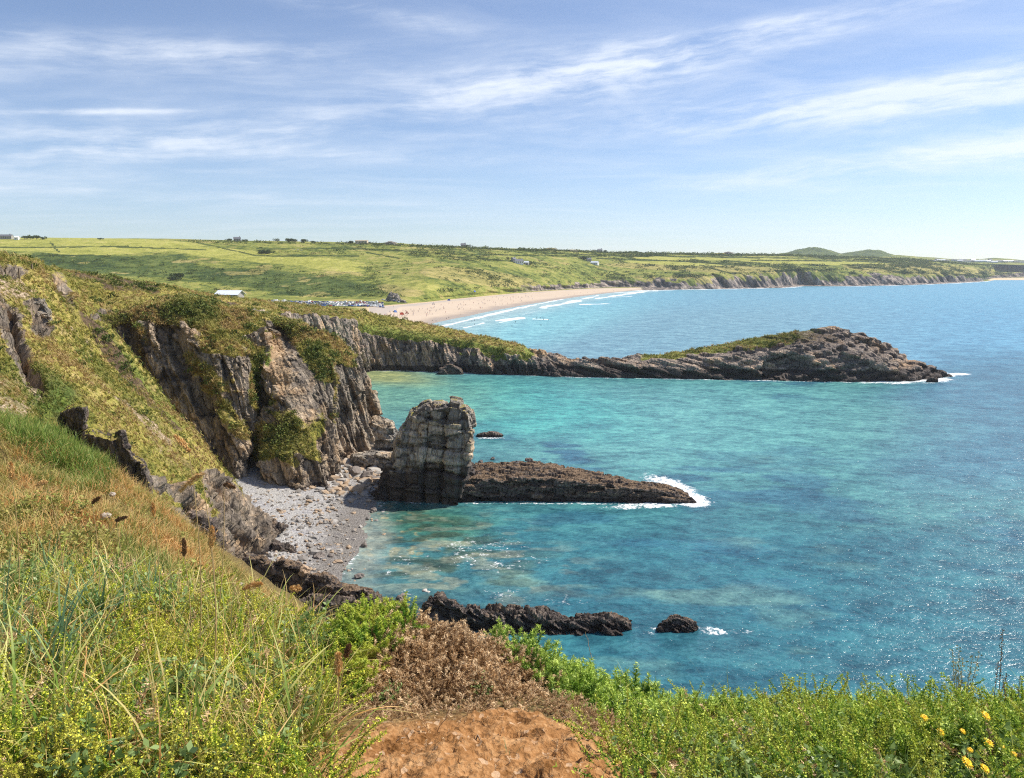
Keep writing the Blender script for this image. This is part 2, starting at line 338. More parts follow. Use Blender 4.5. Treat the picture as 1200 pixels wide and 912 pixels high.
V = laplace(V, F, 3); N0 = vnormals(V, F); ppx, ppy = proj(V); ppx = ppx+9*fbm(V/6, 4, 903); ppy = ppy+9*fbm(V/5, 4, 904)
n1 = fbm(V/6, 4, 31); n2 = fbm(V/2.0, 3, 33)
vis = (N0[:, 1] < .35)
slope = N0[:, 2]
turf = sm(.42, .68, slope+.2*n1+.14*n2)
green = np.maximum.reduce([ell(ppx, ppy, 325, 515, 26, 26, 25)*.85, ell(ppx, ppy, 300, 450, 9, 42, 3)*.8, ell(ppx, ppy, 382, 425, 11, 30, 0)*.8, ell(ppx, ppy, 240, 435, 36, 9, 35)*.75, ell(ppx, ppy, 262, 480, 46, 9, 52)*.7,
    ell(ppx, ppy, 285, 405, 30, 7, 35)*.7, ell(ppx, ppy, 165, 400, 12, 26)*.45, ell(ppx, ppy, 395, 470, 3, 40)*.5, ell(ppx, ppy, 345, 540, 10, 6)*.6, ell(ppx, ppy, 300, 520, 5, 24)*.7])
mask = 1-.7*np.clip(np.maximum(turf, green*.4), 0, 1)
gl = ell(ppx, ppy, 332, 398, 17, 22, 20, .5)*vis; V = V+np.array([0, 1, 0])*(gl*2.5)[:, None]     # eroded hollow under the turf
bl = ell(ppx, ppy, 205, 475, 20, 34, 35, .4); V = V-np.array([0, 1, 0])*(bl*1.2)[:, None]
rg = ridged(rot(V, 1, 12)*np.array([.11, .11, .022])+.6, 3, 77); V = V+N0*((rg*2.6-.6)*mask)[:, None]
V = crag(V, F, 1.9, 8.0, 18, 15, 60, mask=mask, vert=.45, fine=.62, bed=(.86, .42, .28, 2.3, .8)); gul = sm(.1, -.5, rg)*mask; SLAB['s'][:, 1] = np.clip(SLAB['s'][:, 1]+.5*gul, 0, 1)
V = V+vnormals(V, F)*((.22*ridged(V/1.6, 3, 34)+.12*fbm(V/.6, 2, 36))*(1-mask))[:, None]
soil = np.maximum.reduce([ell(ppx, ppy, 326, 430, 14, 42, -20)*.6, ell(ppx, ppy, 352, 465, 14, 60, -24)*.46, ell(ppx, ppy, 318, 400, 12, 14)*.7, ell(ppx, ppy, 378, 515, 10, 36, -18)*.42])
green *= 1-ell(ppx, ppy, 345, 450, 22, 70, -22)*.9; turf *= 1-ell(ppx, ppy, 345, 445, 24, 60, -22)*.95*(ppy > 395)
soil = np.clip(soil+.3*n2*(soil > .05), 0, 1)
grass = np.clip(np.maximum(turf, green+.4*n2*(green > .05)), 0, 1)*(V[:, 2] > 2)
heath = np.clip(np.maximum.reduce([ell(ppx, ppy, 150, 370, 60, 9, -10)*.9, ell(ppx, ppy, 262, 370, 40, 8, 15)*.55, ell(ppx, ppy, 190, 375, 30, 10)*.5, ell(ppx, ppy, 335, 388, 16, 10)*.75]), 0, 1)
lush = np.clip(np.maximum.reduce([ell(ppx, ppy, 225, 365, 26, 14)*.9, ell(ppx, ppy, 310, 445, 14, 40)*.9, ell(ppx, ppy, 330, 515, 20, 24)*.4, ell(ppx, ppy, 378, 425, 16, 26)*.7]), 0, 1)
wet = np.maximum((1-sm(1.0, 2.6, V[:, 2]+.7*n1))*.7, .34*ell(ppx, ppy, 180, 430, 60, 60, 30)+.3*sm(.1, .5, n1)*(ppx < 300))  # left face also darkened in colour for its own shade and moss
lower = ell(ppx, ppy, 345, 560, 46, 30)
tag(mk('cliff', V, F, M_cliff, pack(grass, 0, heath, soil, wet, lush), smooth=False), kind='structure')
# ---- second cliff, plateau and the long headland
HS = [ # px, baseD, lip(py,D), crest(py,D), back D
 (150, 196, (350, 205), (338, 222), 300), (220, 190, (358, 204), (348, 228), 310), (260, 192, (362, 206), (350, 238), 315), (300, 206, (365, 216), (352, 252), 325), (350, 232, (368, 241), (357, 277), 335), (395, 262, (372, 270), (361.5, 300), 340),
 (418, 290, (379, 294), (364, 308), 340), (440, 301, (387, 305), (368, 322), 345), (480, 299, (393, 304), (376, 322), 345), (520, 296, (398, 301), (383.5, 320), 342), (560, 292, (403, 298), (392, 315), 336),
 (600, 288, (411, 293), (401, 307), 325), (622, 286, (415, 291), (408, 302), 318), (645, 284.5, (424, 289), (414, 297), 310), (680, 282, (427, 287), (419.5, 293), 305), (725, 280, (428, 285), (421, 291), 303),
 (755, 279, (426, 284), (417, 292), 305), (800, 277, (424, 283), (411.5, 295), 308), (850, 275, (420, 281), (402.5, 297), 312), (900, 273, (414, 280), (393.5, 298), 315), (940, 271.5, (410, 279), (387, 299), 316),
 (985, 270, (412, 277), (388, 297), 314), (1020, 269.5, (418, 275), (398, 294), 308), (1045, 270.5, (426, 275), (409, 291), 303), (1062, 272, (433, 275.5), (422, 287), 298), (1082, 276, (435, 278), (427, 284), 292), (1102, 280, (438.5, 281.5), (435, 284), 288), (1112, 283, (441.5, 283.6), (440.4, 284.5), 286)]
st = []
for px, bd, (ly, lD), (cy, cD), bD in HS:
    c = P(px, cy, cD); l = P(px, ly, lD); b = Z(px, -.2, bd); m = b*.45+l*.55; m[1] = bd+(lD-bd)*.35
    if px < 420: b[2] = 2
    bt = Z(px, max(c[2]*.8-1, -.5), (cD*2+bD)/3)
    fr = b.copy(); fr[2] = -4; bb = Z(px, -4, bD)
    st.append([bb, bt, c, l, m, b, fr])
V, F = loft(st, .42)
V = laplace(V, F, 2); N0 = vnormals(V, F); ppx, ppy = proj(V); ppx = ppx+12*fbm(V/10, 4, 905); ppy = ppy+4*fbm(V/7, 4, 906)
n1 = fbm(V/7, 4, 41); n2 = fbm(V/2.5, 3, 43)
turf = sm(.5, .72, N0[:, 2]+.18*n1+.1*n2)*(1-sm(612, 632, ppx)*(1-sm(735, 765, ppx)))*(1-sm(930, 1010, ppx)*.9)*sm(3, 5, V[:, 2])
turf = np.where(ppx > 700, turf*np.clip(sm(5.5, 1.5, ppy-np.interp(ppx, [755, 800, 850, 900, 940, 985], [417, 411.5, 402.5, 393.5, 387, 388])-np.interp(ppx, [800, 900, 985], [6, 8, 10])-3*n2), 0, 1)*(1-.45*sm(880, 940, ppx)), turf)
turf = np.clip(np.where(ppx < 620, np.maximum(turf, sm(4.2, 2.4, (ppy-np.interp(ppx, [418, 440, 560, 622], [379, 387, 403, 415]))/2+1.6*n2)*sm(410, 425, ppx)), turf), 0, 1)
mask = 1-.8*turf
rg = ridged(rot(V, 1, 20)*np.array([.13, .13, .05]), 3, 78); V = V+N0*(rg*1.1*mask)[:, None]
right = sm(780, 900, ppx); 
Va = crag(V, F, 2.0, 9.0, 62, 5, 75, mask=mask, fine=.7, bed=(.88, .30, .30, 2.4, 1.0)); sa = SLAB['s']; V = crag(V, F, 1.8, 24.0, 62, 5, 70, mask=mask*(1-.2*sm(900, 980, ppx)), vert=.5, fine=.55, bed=(.36, .30, .88, 2.7, 1.2)); lr = sm(600, 700, ppx)[:, None]; V = Va*(1-lr)+V*lr; SLAB['s'] = sa*(1-lr)+SLAB['s']*lr
notch = ell(ppx, ppy, 921, 430, 27, 13, -8, .2)*(N0[:, 1] < .2); V[:, 1] += notch*4.5
notch = ell(ppx, ppy, 1000, 407, 22, 4, -8, .2)+ell(ppx, ppy, 1022, 412, 15, 6, -14, .2); V[:, 1] += notch*2.5
st2 = np.sin((V[:, 2]*1.0-V[:, 0]*.22+1.2*n1)*2.4); V = V+vnormals(V, F)*(.42*np.sign(st2)*np.abs(st2)**.4*right*mask)[:, None]
V = V+vnormals(V, F)*(.25*fbm(V/.9, 3, 46)*turf)[:, None]
ppx, ppy = proj(V)
rise = np.interp(ppx, [430, 620, 760, 900, 1000, 1100], [2.4, 4.4, 4.4, 4.2, 5.0, 4.2])
wet = (1-sm(rise*.5, rise*1.2, V[:, 2]+1.2*n1))*.92
soil = np.clip(np.maximum.reduce([ell(ppx, ppy, 628, 412, 14, 6, 15)*.9, ell(ppx, ppy, 380, 395, 40, 20)*.35*(V[:, 1] < 285), ell(ppx, ppy, 960, 405, 60, 10)*.33]), 0, 1)
heath = ell(ppx, ppy, 940, 396, 60, 9, 3)*.5
lush = np.where(ppx < 640, .15+.6*sm(0, 6, ppy-np.interp(ppx, [250, 440, 600], [356, 378, 405])), .5)
tag(mk('headland', V, F, M_head, pack(turf, 0, heath, soil, wet, lush), smooth=False), kind='structure')
# ---- shingle cove between the cliff and the stack
c0 = G(392, 705); c1 = G(448, 588)
dv = (c1-c0)[:2]; dv /= np.linalg.norm(dv); nv = np.array([-dv[1], dv[0]])
gx, gy = np.meshgrid(np.linspace(-62, -12, 260), np.linspace(84, 182, 500)); dd = (gx-c0[0])*nv[0]+(gy-c0[1])*nv[1]
q = np.stack([gx, gy, gx*0], -1).reshape(-1, 3)
z = np.clip(dd, -14, 60).ravel()*.085+.18*fbm(q/5, 3, 90)+.05*fbm(q/.8, 3, 91)-.05+np.maximum(0, q[:, 1]-150)*-.01
z = np.minimum(z, 2.2+.2*fbm(q/3, 3, 92)); q[:, 2] = z
m, t, b, o = newmat('shingle'); pos = t.add('ShaderNodeNewGeometry').outputs[0]
vo = t.add('ShaderNodeTexVoronoi', None, Vector=pos, Scale=2.6); vo2 = t.add('ShaderNodeTexVoronoi', None, Vector=pos, Scale=6.5)
cs = t.ramp(vo.outputs[1], [(.1, (.22, .215, .225)), (.5, (.36, .35, .355)), (.85, (.46, .45, .44)), (.95, (.62, .60, .57))]); cs2 = t.ramp(vo2.outputs[1], [(.1, (.24, .235, .23)), (.6, (.40, .385, .37)), (.9, (.56, .54, .50))])
col = t.mix(t.step(t.noise(pos, .35, 3), .45, .6), cs2, cs)
zz = t.add('ShaderNodeSeparateXYZ', None, i0=pos).outputs[2]
wetf = t.step(t.math('ADD', zz, t.math('MULTIPLY', t.noise(pos, .5, 3), .7)), 1.15, .62)
col = t.mix(t.math('MULTIPLY', wetf, .75), col, t.mix(t.noise(pos, 1.5, 3), (.09, .075, .06), (.19, .16, .13))); t.put(b.inputs['Base Color'], col)
t.put(b.inputs['Roughness'], t.math('SUBTRACT', .9, t.math('MULTIPLY', wetf, .45)))
bp = t.add('ShaderNodeBump', None, Strength=.6, Distance=.25, Height=t.math('ADD', vo.outputs[0], vo2.outputs[0])); bp.invert = True; t.l.new(bp.outputs[0], b.inputs['Normal'])
M_shingle = m
tag(mk('shingle_beach', q, grid_faces(500, 260), M_shingle), kind='structure')
# ================================================================== FAR LAND
FC = { # px: [(D, py or ('z',z)) x7]   shore, toe, banktop, low slope, mid, skyline, beyond
 -400: [(300, 'z', 25), (600, 'z', 22), (860, 'z', 26), (950, 340), (1100, 315), (1400, 276), (1700, 274)],
 0: [(280, 'z', 22), (600, 'z', 14), (860, 'z', 12), (930, 338), (1100, 312), (1400, 279.5), (1750, 279)],
 200: [(260, 'z', 18), (600, 'z', 10), (860, 'z', 9), (930, 341), (1100, 316), (1420, 281.5), (1800, 281)],
 300: [(300, 'z', 12), (640, 'z', 7), (870, 'z', 8), (930, 342), (1120, 314), (1430, 283.5), (1800, 283.5)],
 350: [(320, 'z', 10), (660, 'z', 6), (870, 'z', 7.5), (930, 342), (1120, 314), (1430, 284.5), (1800, 284)],
 400: [(330, 'z', 8), (670, 'z', 5.5), (860, 'z', 7), (930, 340), (1130, 312), (1440, 285), (1800, 285)],
 440: [(400, 'z', 1), (700, 'z', 5), (840, 'z', 7), (920, 340), (1140, 312), (1440, 286), (1800, 286)],
 470: [(490, 'z', 0), (775, 'z', 3.5), (825, 349), (920, 336), (1150, 310), (1450, 286.5), (1800, 286)],
 500: [(545, 'z', 0), (825, 'z', 3.5), (850, 347), (950, 330), (1160, 308), (1470, 288.5), (1850, 288)],
 550: [(650, 'z', 0), (950, 'z', 3.5), (975, 341), (1060, 326), (1230, 307), (1510, 291), (1900, 291)],
 600: [(790, 'z', 0), (1100, 'z', 3.5), (1115, 337), (1190, 324), (1340, 306), (1560, 292.5), (1950, 292)],
 650: [(960, 'z', 0), (1250, 'z', 3.5), (1270, 334), (1340, 322), (1480, 306), (1700, 293.5), (2050, 293)],
 700: [(1180, 'z', 0), (1390, 'z', 3.5), (1410, 331), (1480, 320), (1620, 306), (1850, 296), (2200, 296)],
 745: [(1385, 'z', 0), (1450, 'z', 3), (1465, 328), (1540, 318), (1700, 307), (1950, 297), (2300, 297)],
 800: [(1440, 'z', 0), (1446, 336), (1470, 326), (1560, 317), (1750, 308), (2050, 298), (2400, 298)],
 860: [(1500, 'z', 0), (1506, 335), (1530, 323), (1620, 315), (1820, 306.5), (2120, 298.5), (2500, 298)],
 915: [(1560, 'z', 0), (1566, 333), (1590, 320), (1680, 313), (1880, 306), (2200, 299.5), (2600, 299)],
 940: [(1700, 'z', 0), (1704, 330), (1716, 317.5), (1800, 312.5), (2000, 306), (2300, 300), (2700, 300)],
 975: [(1700, 'z', 0), (1706, 332), (1730, 320), (1820, 313), (2020, 306.5), (2340, 301), (2700, 301)],
 1000: [(1714, 'z', 0), (1722, 331), (1750, 322), (1850, 314), (2050, 307.5), (2380, 302), (2750, 302)],
 1060: [(1800, 'z', 0), (1808, 330), (1850, 321), (1950, 314.5), (2150, 309), (2440, 304), (2800, 304)],
 1100: [(1950, 'z', 0), (1960, 329), (1990, 322), (2080, 317), (2250, 312), (2500, 307), (2850, 306)],
 1140: [(2180, 'z', 0), (2190, 327.5), (2215, 323), (2280, 320), (2400, 315), (2600, 310), (2900, 309)],
 1155: [(2330, 'z', 0), (2336, 328), (2350, 326), (2400, 323), (2500, 317), (2700, 311), (3000, 310)],
 1166: [(2560, 'z', 0), (2760, 'z', 3), (2800, 323), (2850, 320), (2950, 315), (3100, 310), (3300, 309)],
 1200: [(2570, 'z', 0), (2860, 'z', 3.5), (2900, 319.5), (3000, 317), (3150, 313), (3400, 309), (3700, 309)],
 1300: [(2570, 'z', 0), (2860, 'z', 3.5), (2900, 319.5), (3000, 317), (3150, 313), (3400, 309), (3700, 309)],
 1700: [(2400, 'z', 0), (2700, 'z', 4), (2740, 319), (2800, 317), (3000, 313), (3300, 308), (3700, 308)]}
keys = sorted(FC)
tab = np.array([[(nd[0], (nd[2] if nd[1] == 'z' else P(px, nd[1], nd[0])[2])) for nd in FC[px]] for px in keys], float)
cols = np.concatenate([np.linspace(-400, 430, 330)[:-1], np.linspace(430, 1210, 1000), np.linspace(1212, 1700, 60)])
tabc = np.stack([np.stack([np.interp(cols, keys, tab[:, i, c]) for i in range(7)], 1) for c in (0, 1)], -1)
cuts = [0, 40, 62, 62+60, 62+60+80, 62+60+80+90, 62+60+80+90+14]
tt = np.concatenate([np.linspace(i, i+1, cuts[i+1]-cuts[i]+1)[:-1] for i in range(6)]+[[6]])
R_ = hermite(tabc, 1, tt)                               # cols x rows x (D,z)
nrow = len(tt); Dg = R_[..., 0].T; Zg = R_[..., 1].T; PXg = np.broadcast_to(cols, Dg.shape); T_ = np.broadcast_to(tt[:, None], Dg.shape)
Vg = np.stack([(PXg-600)/900*(Dg*CT-(Zg-H)*ST), Dg, Zg], -1)
low = Zg.ravel(); p = Vg.reshape(-1, 3).copy(); T1 = T_.ravel()
amp = sm(1.0, 1.5, T1)
isc = sm(735, 770, PXg.ravel())*(1-sm(1148, 1160, PXg.ravel()))
p[:, 2] += amp*(3.0*fbm(p/np.array([90, 90, 90]), 4, 101)+1.1*fbm(p/22, 3, 103))*sm(5, 12, np.where(T1 > 1.9, 99, p[:, 2]))*np.interp(T1, [2, 5, 6], [1, .55, .5])*(.35+.65*sm(2.0, 2.6, T1))
# far sea cliffs: slanting buttresses and clefts
cm = isc*sm(.05, .5, T1)*(1-sm(2.1, 2.6, T1))
qq = np.stack([p[:, 0]*.045+p[:, 2]*.035, p[:, 1]*.01, p[:, 2]*.004], 1)
p[:, 1] += cm*(26*ridged(qq*.35, 3, 105)*(1+.8*fbm(p/120, 2, 109))+4*ridged(qq*2.1, 3, 106)+6)*np.where(T1 < .02, 0, 1)
p[:, 2] += cm*2.0*fbm(p/9, 3, 107)
# dune bank behind the beach
bm = (1-isc)*sm(1.0, 1.6, T1)*(1-sm(2.0, 2.8, T1))*sm(430, 520, PXg.ravel()); p[:, 1] += bm*10*ridged(np.stack([p[:, 0]*.03+p[:, 2]*.1, p[:, 1]*.004, p[:, 2]*0], 1), 4, 108)
ppx, ppy = proj(p); nn = fbm(p/60, 4, 110); n3 = fbm(p/14, 3, 112)
sand = sm(1.1, .98, T1)*sm(415, 440, PXg.ravel())*np.maximum(1-sm(745, 755, PXg.ravel()), sm(1156, 1162, PXg.ravel()))
fx, fy = ppx+8*nn, ppy+1.2*nn
fieldA = np.clip(np.maximum.reduce([ell(fx, fy, 90, 287, 150, 9, 1), ell(fx, fy, 110, 295, 55, 4, 0), ell(fx, fy, 280, 299, 90, 6.5, 6), ell(fx, fy, 370, 307, 55, 5, 3), ell(fx, fy, 390, 314, 40, 4, 5)*.8, ell(fx, fy, 480, 333, 40, 7, 8)*.5,
    ell(fx, fy, 800, 303, 55, 2.6, 0), ell(fx, fy, 880, 303.5, 80, 2.3, 0)*1, ell(fx, fy, 950, 307.5, 90, 2.6, 1)*1, ell(fx, fy, 790, 309, 60, 2, 2)*.8, ell(fx, fy, 1190, 317.5, 26, 2.6, 0)]), 0, 1)
dark = np.clip(.5*sm(.0, .5, nn+.5*n3)+np.maximum.reduce([ell(ppx, ppy, 60, 306, 60, 5), ell(ppx, ppy, 150, 312, 110, 12, 4)*.8, ell(ppx, ppy, 330, 330, 120, 14, 5)*.6, ell(ppx, ppy, 374, 311, 15, 4)*.9, ell(ppx, ppy, 405, 316, 20, 4, 5)*.9, ell(ppx, ppy, 206, 308, 14, 8)*.9, ell(ppx, ppy, 345, 302, 16, 4)*.8]), 0, 1)*(1-fieldA)
warm = np.clip(np.maximum(sm(.05, .5, fbm(p/45, 4, 131)+.3*nn)*.75, np.maximum.reduce([ell(ppx, ppy, 560, 325, 70, 9, 6), ell(ppx, ppy, 820, 314, 120, 5, 2)*.8, ell(ppx, ppy, 1080, 316, 90, 6, 2), ell(ppx, ppy, 470, 340, 30, 7, 8)*.7])), 0, 1)
Nf = vnormals(p, grid_faces(nrow, len(cols))); rockf = np.clip(isc*sm(2.15, 1.3, T1+.8*n3+.7*nn)+sm(2.3, 1.9, T1+.6*n3)*sm(1.02, 1.2, T1)*.6*sm(545, 640, ppx)*(1-isc), 0, 1)
hedge = np.zeros(len(p))
for (x0, y0, x1, y1) in [(700, 303, 790, 306), (790, 306, 880, 312), (760, 300, 900, 302.5), (880, 305, 1000, 306.3), (900, 302.5, 990, 303), (820, 311, 860, 321), (850, 306, 900, 309), (1000, 306, 1060, 309), (0, 301, 110, 299), (300, 300, 420, 300), (560, 298, 700, 301), (0, 290, 150, 289), (120, 289, 240, 293), (230, 284, 300, 300), (390, 290, 500, 296), (430, 296, 470, 303), (520, 300, 640, 309), (640, 297, 760, 301), (300, 292, 400, 291), (60, 284, 70, 297)]:
    hx, hy = ppx+2*n3, ppy+.7*nn+.3*n3; tq = np.clip(((ppx-x0)*(x1-x0)+(ppy-y0)*(y1-y0))/((x1-x0)**2+(y1-y0)**2), 0, 1); hedge = np.maximum(hedge, 1-sm(.5, 1.0, np.abs(hy-(y0+tq*(y1-y0)))+.5*(n3 > .3)+.0*tq+np.where((ppx < x0-1) | (ppx > x1+1), 9, 0)))
m, t, b, o = newmat('far_land'); pos = t.add('ShaderNodeNewGeometry').outputs[0]
a1 = t.add('ShaderNodeSeparateColor', None, i0=t.attr('m1').outputs[0]); a2 = t.add('ShaderNodeSeparateColor', None, i0=t.attr('m2').outputs[0])
nA = t.noise(pos, .012, 5, .6); nB = t.noise(pos, .06, 5, .65); nC = t.noise(pos, .25, 4, .7)
mix_ = t.math('ADD', t.math('MULTIPLY', nA, .3), t.math('ADD', t.math('MULTIPLY', nB, .4), t.math('MULTIPLY', nC, .3)))
base = t.ramp(mix_, [(.41, (.05, .08, .018)), (.47, (.15, .18, .038)), (.53, (.26, .27, .06)), (.60, (.36, .31, .11))])
darkc = t.ramp(mix_, [(.43, (.028, .052, .016)), (.51, (.07, .105, .026)), (.60, (.16, .19, .05))])
fieldc = t.ramp(mix_, [(.42, (.24, .25, .05)), (.52, (.37, .365, .085)), (.62, (.48, .41, .15))])
warmc = t.ramp(mix_, [(.42, (.20, .19, .06)), (.52, (.38, .31, .11)), (.62, (.50, .40, .18))])
def mk_(ch, w=.8): return t.step(t.math('ADD', ch, t.math('MULTIPLY', t.math('SUBTRACT', nB, .5), w)), .35, .6)
col = t.mix(mk_(a1.outputs[1]), base, darkc); col = t.mix(t.math('MULTIPLY', mk_(a1.outputs[2]), .7), col, warmc); col = t.mix(mk_(a1.outputs[0], .5), col, fieldc)
st_ = t.mapping(pos, (.10, .10, .03), (0, math.radians(35), 0)); nS = t.noise(st_, 1.0, 5, .65)
rk = t.ramp(nS, [(.40, (.045, .04, .042)), (.48, (.14, .12, .11)), (.55, (.27, .22, .185)), (.66, (.48, .40, .32))])
col = t.mix(mk_(a2.outputs[0], .6), col, rk); col = t.mix(t.math('MULTIPLY', t.step(t.math('ADD', a2.outputs[1], t.math('MULTIPLY', t.math('SUBTRACT', nC, .5), .8)), .45, .6), .85), col, (.035, .06, .018))
sandc = t.mix(t.noise(t.mapping(pos, (.012, .03, 1)), 1, 4), (.60, .42, .27), (.74, .56, .39))
sandc = t.mix(t.math('MULTIPLY', t.step(a1.outputs[3] if len(a1.outputs) > 3 else a2.outputs[2], 0, 1), 0), sandc, sandc)
col = t.mix(a2.outputs[2], col, sandc)
t.put(b.inputs['Base Color'], col); b.inputs['Roughness'].default_value = .95; b.inputs['Specular IOR Level'].default_value = .1
bp = t.add('ShaderNodeBump', None, Strength=.9, Distance=5.0, Height=t.math('ADD', t.math('MULTIPLY', nB, .8), t.math('ADD', t.math('MULTIPLY', nC, .3), t.math('MULTIPLY', nS, .4)))); t.l.new(bp.outputs[0], b.inputs['Normal'])
M_far = m
F = grid_faces(nrow, len(cols)); row = F[:, 0]//len(cols); colx = cols[F[:, 0] % len(cols)]
isb = (row < cuts[1]-1) & (colx > 432) & (colx < 752)
attrs = dict(m1=np.stack([fieldA, dark, warm], 1), m2=np.stack([rockf, hedge, np.zeros(len(p))], 1))
def sub(sel):
    f = F[sel]; u, inv = np.unique(f, return_inverse=True); return u, inv.reshape(f.shape)
u, f = sub(~isb); A_ = {k: v[u] for k, v in attrs.items()}; A_['m2'] = A_['m2'].copy(); A_['m2'][:, 2] = sand[u]
tag(mk('terrain', p[u], f, M_far, A_), kind='structure'); far_p = p
u, f = sub(isb)
m, t, b, o = newmat('beach_sand'); pos = t.add('ShaderNodeNewGeometry').outputs[0]; zz = t.add('ShaderNodeSeparateXYZ', None, i0=pos).outputs[2]
c = t.mix(t.noise(t.mapping(pos, (.02, .02, 1)), 1, 6, .65), (.45, .35, .25), (.60, .48, .36)); w = t.step(t.math('ADD', zz, t.math('MULTIPLY', t.noise(pos, .03, 3), .8)), 1.25, .65)
c = t.mix(t.math('MULTIPLY', w, .75), c, (.34, .25, .17)); t.put(b.inputs['Base Color'], c); t.put(b.inputs['Roughness'], t.math('SUBTRACT', .9, t.math('MULTIPLY', w, .5)))
c2 = t.mix(t.step(t.math('ADD', zz, t.math('MULTIPLY', t.noise(pos, .02, 4), 1.2)), 3.1, 3.7), c, t.mix(t.noise(pos, .3, 3), (.33, .28, .24), (.47, .40, .33))); t.put(b.inputs['Base Color'], c2)
tag(mk('beach', p[u], f, m), kind='structure')
# ---- the hills at the back
hk = [(-400, 276), (0, 283), (300, 287), (600, 296), (850, 300), (905, 299.5), (925, 296), (937, 292.3), (955, 290.8), (968, 293), (985, 297.5), (1000, 296), (1018, 293.6), (1030, 293.4), (1048, 299), (1075, 301), (1100, 302.5), (1130, 304), (1150, 303.6), (1165, 302.4), (1178, 303.2), (1200, 305), (1300, 304), (1700, 306)]
cols = np.concatenate([np.linspace(-400, 820, 80)[:-1], np.linspace(820, 1215, 500), np.linspace(1216, 1700, 40)])
ks, vs = zip(*hk); sky_y = np.interp(cols, ks, vs)
rows = np.linspace(0, 1, 90); Dg = 2900+rows[:, None]*1900+0*cols; 
top = np.array([P(x, y, 4000.)[2] for x, y in zip(cols, sky_y)]); bz = P(600, 309, 2900.)[2]
g = np.clip(rows/.58, 0, 1)[:, None]; base_y = np.interp(cols, [0, 900, 1000, 1100, 1200, 1700], [305, 303, 305, 308, 311, 311]); bz = H+(314-base_y)/900*2900
carn = np.clip(303.5-sky_y, 0, 12)/12
prof = g**(1.0+1.6*carn[None])
Zg = bz*(1-prof)+top*prof-np.clip(rows-.6, 0, 1)[:, None]**2*600
p = np.stack([(cols-600)/900*(Dg*CT-(Zg-H)*ST), Dg, Zg], -1).reshape(-1, 3)
p[:, 2] += (3.5*fbm(p/120, 4, 121)+(5*ridged(p/60, 4, 122)+6*ridged(p/22, 3, 126))*np.broadcast_to(carn, Dg.shape).ravel())*sm(.1, .4, np.broadcast_to(rows[:, None], Dg.shape).ravel())
ppx, ppy = proj(p); nn = fbm(p/150, 4, 123); cr = np.broadcast_to(carn, Dg.shape).ravel()
tag(mk('hills', p, grid_faces(90, len(cols)), M_far, dict(m1=np.stack([np.clip(ell(ppx, ppy, 1000, 302, 60, 1.6)*.6+sm(.3, .5, nn)*.5, 0, 1), np.maximum(sm(-.2, .3, nn)*.9, cr), sm(.0, .3, cr)*.15], 1),
    m2=np.stack([sm(.5, .95, cr+.3*nn)*.35, sm(.35, .5, fbm(p/np.array([200, 60, 60]), 3, 125))*.8, 0*nn], 1))), kind='structure')
# ================================================================== SEA
def seg_dist(x, y, poly):
    d = np.full(x.shape, 1e9); poly = np.asarray(poly)
    for a, b in zip(poly[:-1], poly[1:]):
        ab = b[:2]-a[:2]; t_ = np.clip(((x-a[0])*ab[0]+(y-a[1])*ab[1])/max(ab@ab, 1e-9), 0, 1)
        d = np.minimum(d, np.hypot(x-a[0]-t_*ab[0], y-a[1]-t_*ab[1]))
    return d
rows = np.concatenate([np.linspace(960, 840, 30)[:-1], np.linspace(840, 326, 760)]); cols = np.concatenate([np.linspace(-900, -30, 60)[:-1], np.linspace(-30, 1230, 1000), np.linspace(1232, 2300, 80)])
PXg, PYg = np.meshgrid(cols, rows); dy = (456-PYg)/900; k = (0-H)/(CT*dy-ST); p = np.stack([(PXg-600)/900*k, (CT+ST*dy)*k, 0*k], -1).reshape(-1, 3)
px, py = PXg.ravel(), PYg.ravel(); x, y = p[:, 0], p[:, 1]
w1 = fbm(p/26, 4, 200); w2 = fbm(p/np.array([11., 6, 1]), 4, 201); w3 = fbm(p/110, 3, 202); w4 = fbm(p/np.array([4., 2.4, 1]), 3, 203)
c = np.array
def L(a, b, t_): t_ = np.clip(t_, 0, 1)[:, None]; return a*(1-t_)+b*t_
col = np.broadcast_to(c([.030, .215, .270]), (len(p), 3)).copy()
wx, wy = px+30*w1, py+10*w1
# broad tones, near to far
near = c([.036, .100, .128]); mid = c([.062, .205, .222]); teal = c([.10, .31, .315]); bay = c([.13, .27, .34]); deep = c([.035, .135, .21]); green = c([.04, .14, .10]); sandy = c([.26, .30, .13])
col[:] = mid
col = L(col, teal, ell(wx, wy, 900, 500, 260, 62, 0, .6))
col = L(col, c([.06, .34, .33]), ell(wx, wy, 600, 480, 130, 32, 5, .6)*.8)
col = L(col, near, sm(600, 700, wy+.12*(px-700)))
col = L(col, c([.025, .15, .20]), sm(560, 640, wy)*sm(500, 600, px)*(.7+.3*w2))
col = L(col, teal*.8, sm(640, 580, wy)*sm(900, 1050, px)*.8)
bl = sm(447, 425, py+.00*px); col = L(col, bay, bl); col = L(col, c([.075, .25, .39]), bl*sm(850, 1200, px)*.9); col = L(col, c([.17, .42, .47]), ell(px, py, 600, 385, 170, 26, -14, .6)*.8); col = L(col, c([.10, .30, .42]), sm(375, 340, py)*.5)
col = L(col, deep, sm(1000, 1220, px+.6*(py-440)+40*w1)*(1-sm(330, 400, 460-py+300))*sm(400, 440, py)*(1-sm(540, 620, py))*.85)
col = L(col, deep, ell(wx, wy, 1150, 450, 100, 30, 0, .7)*.8)
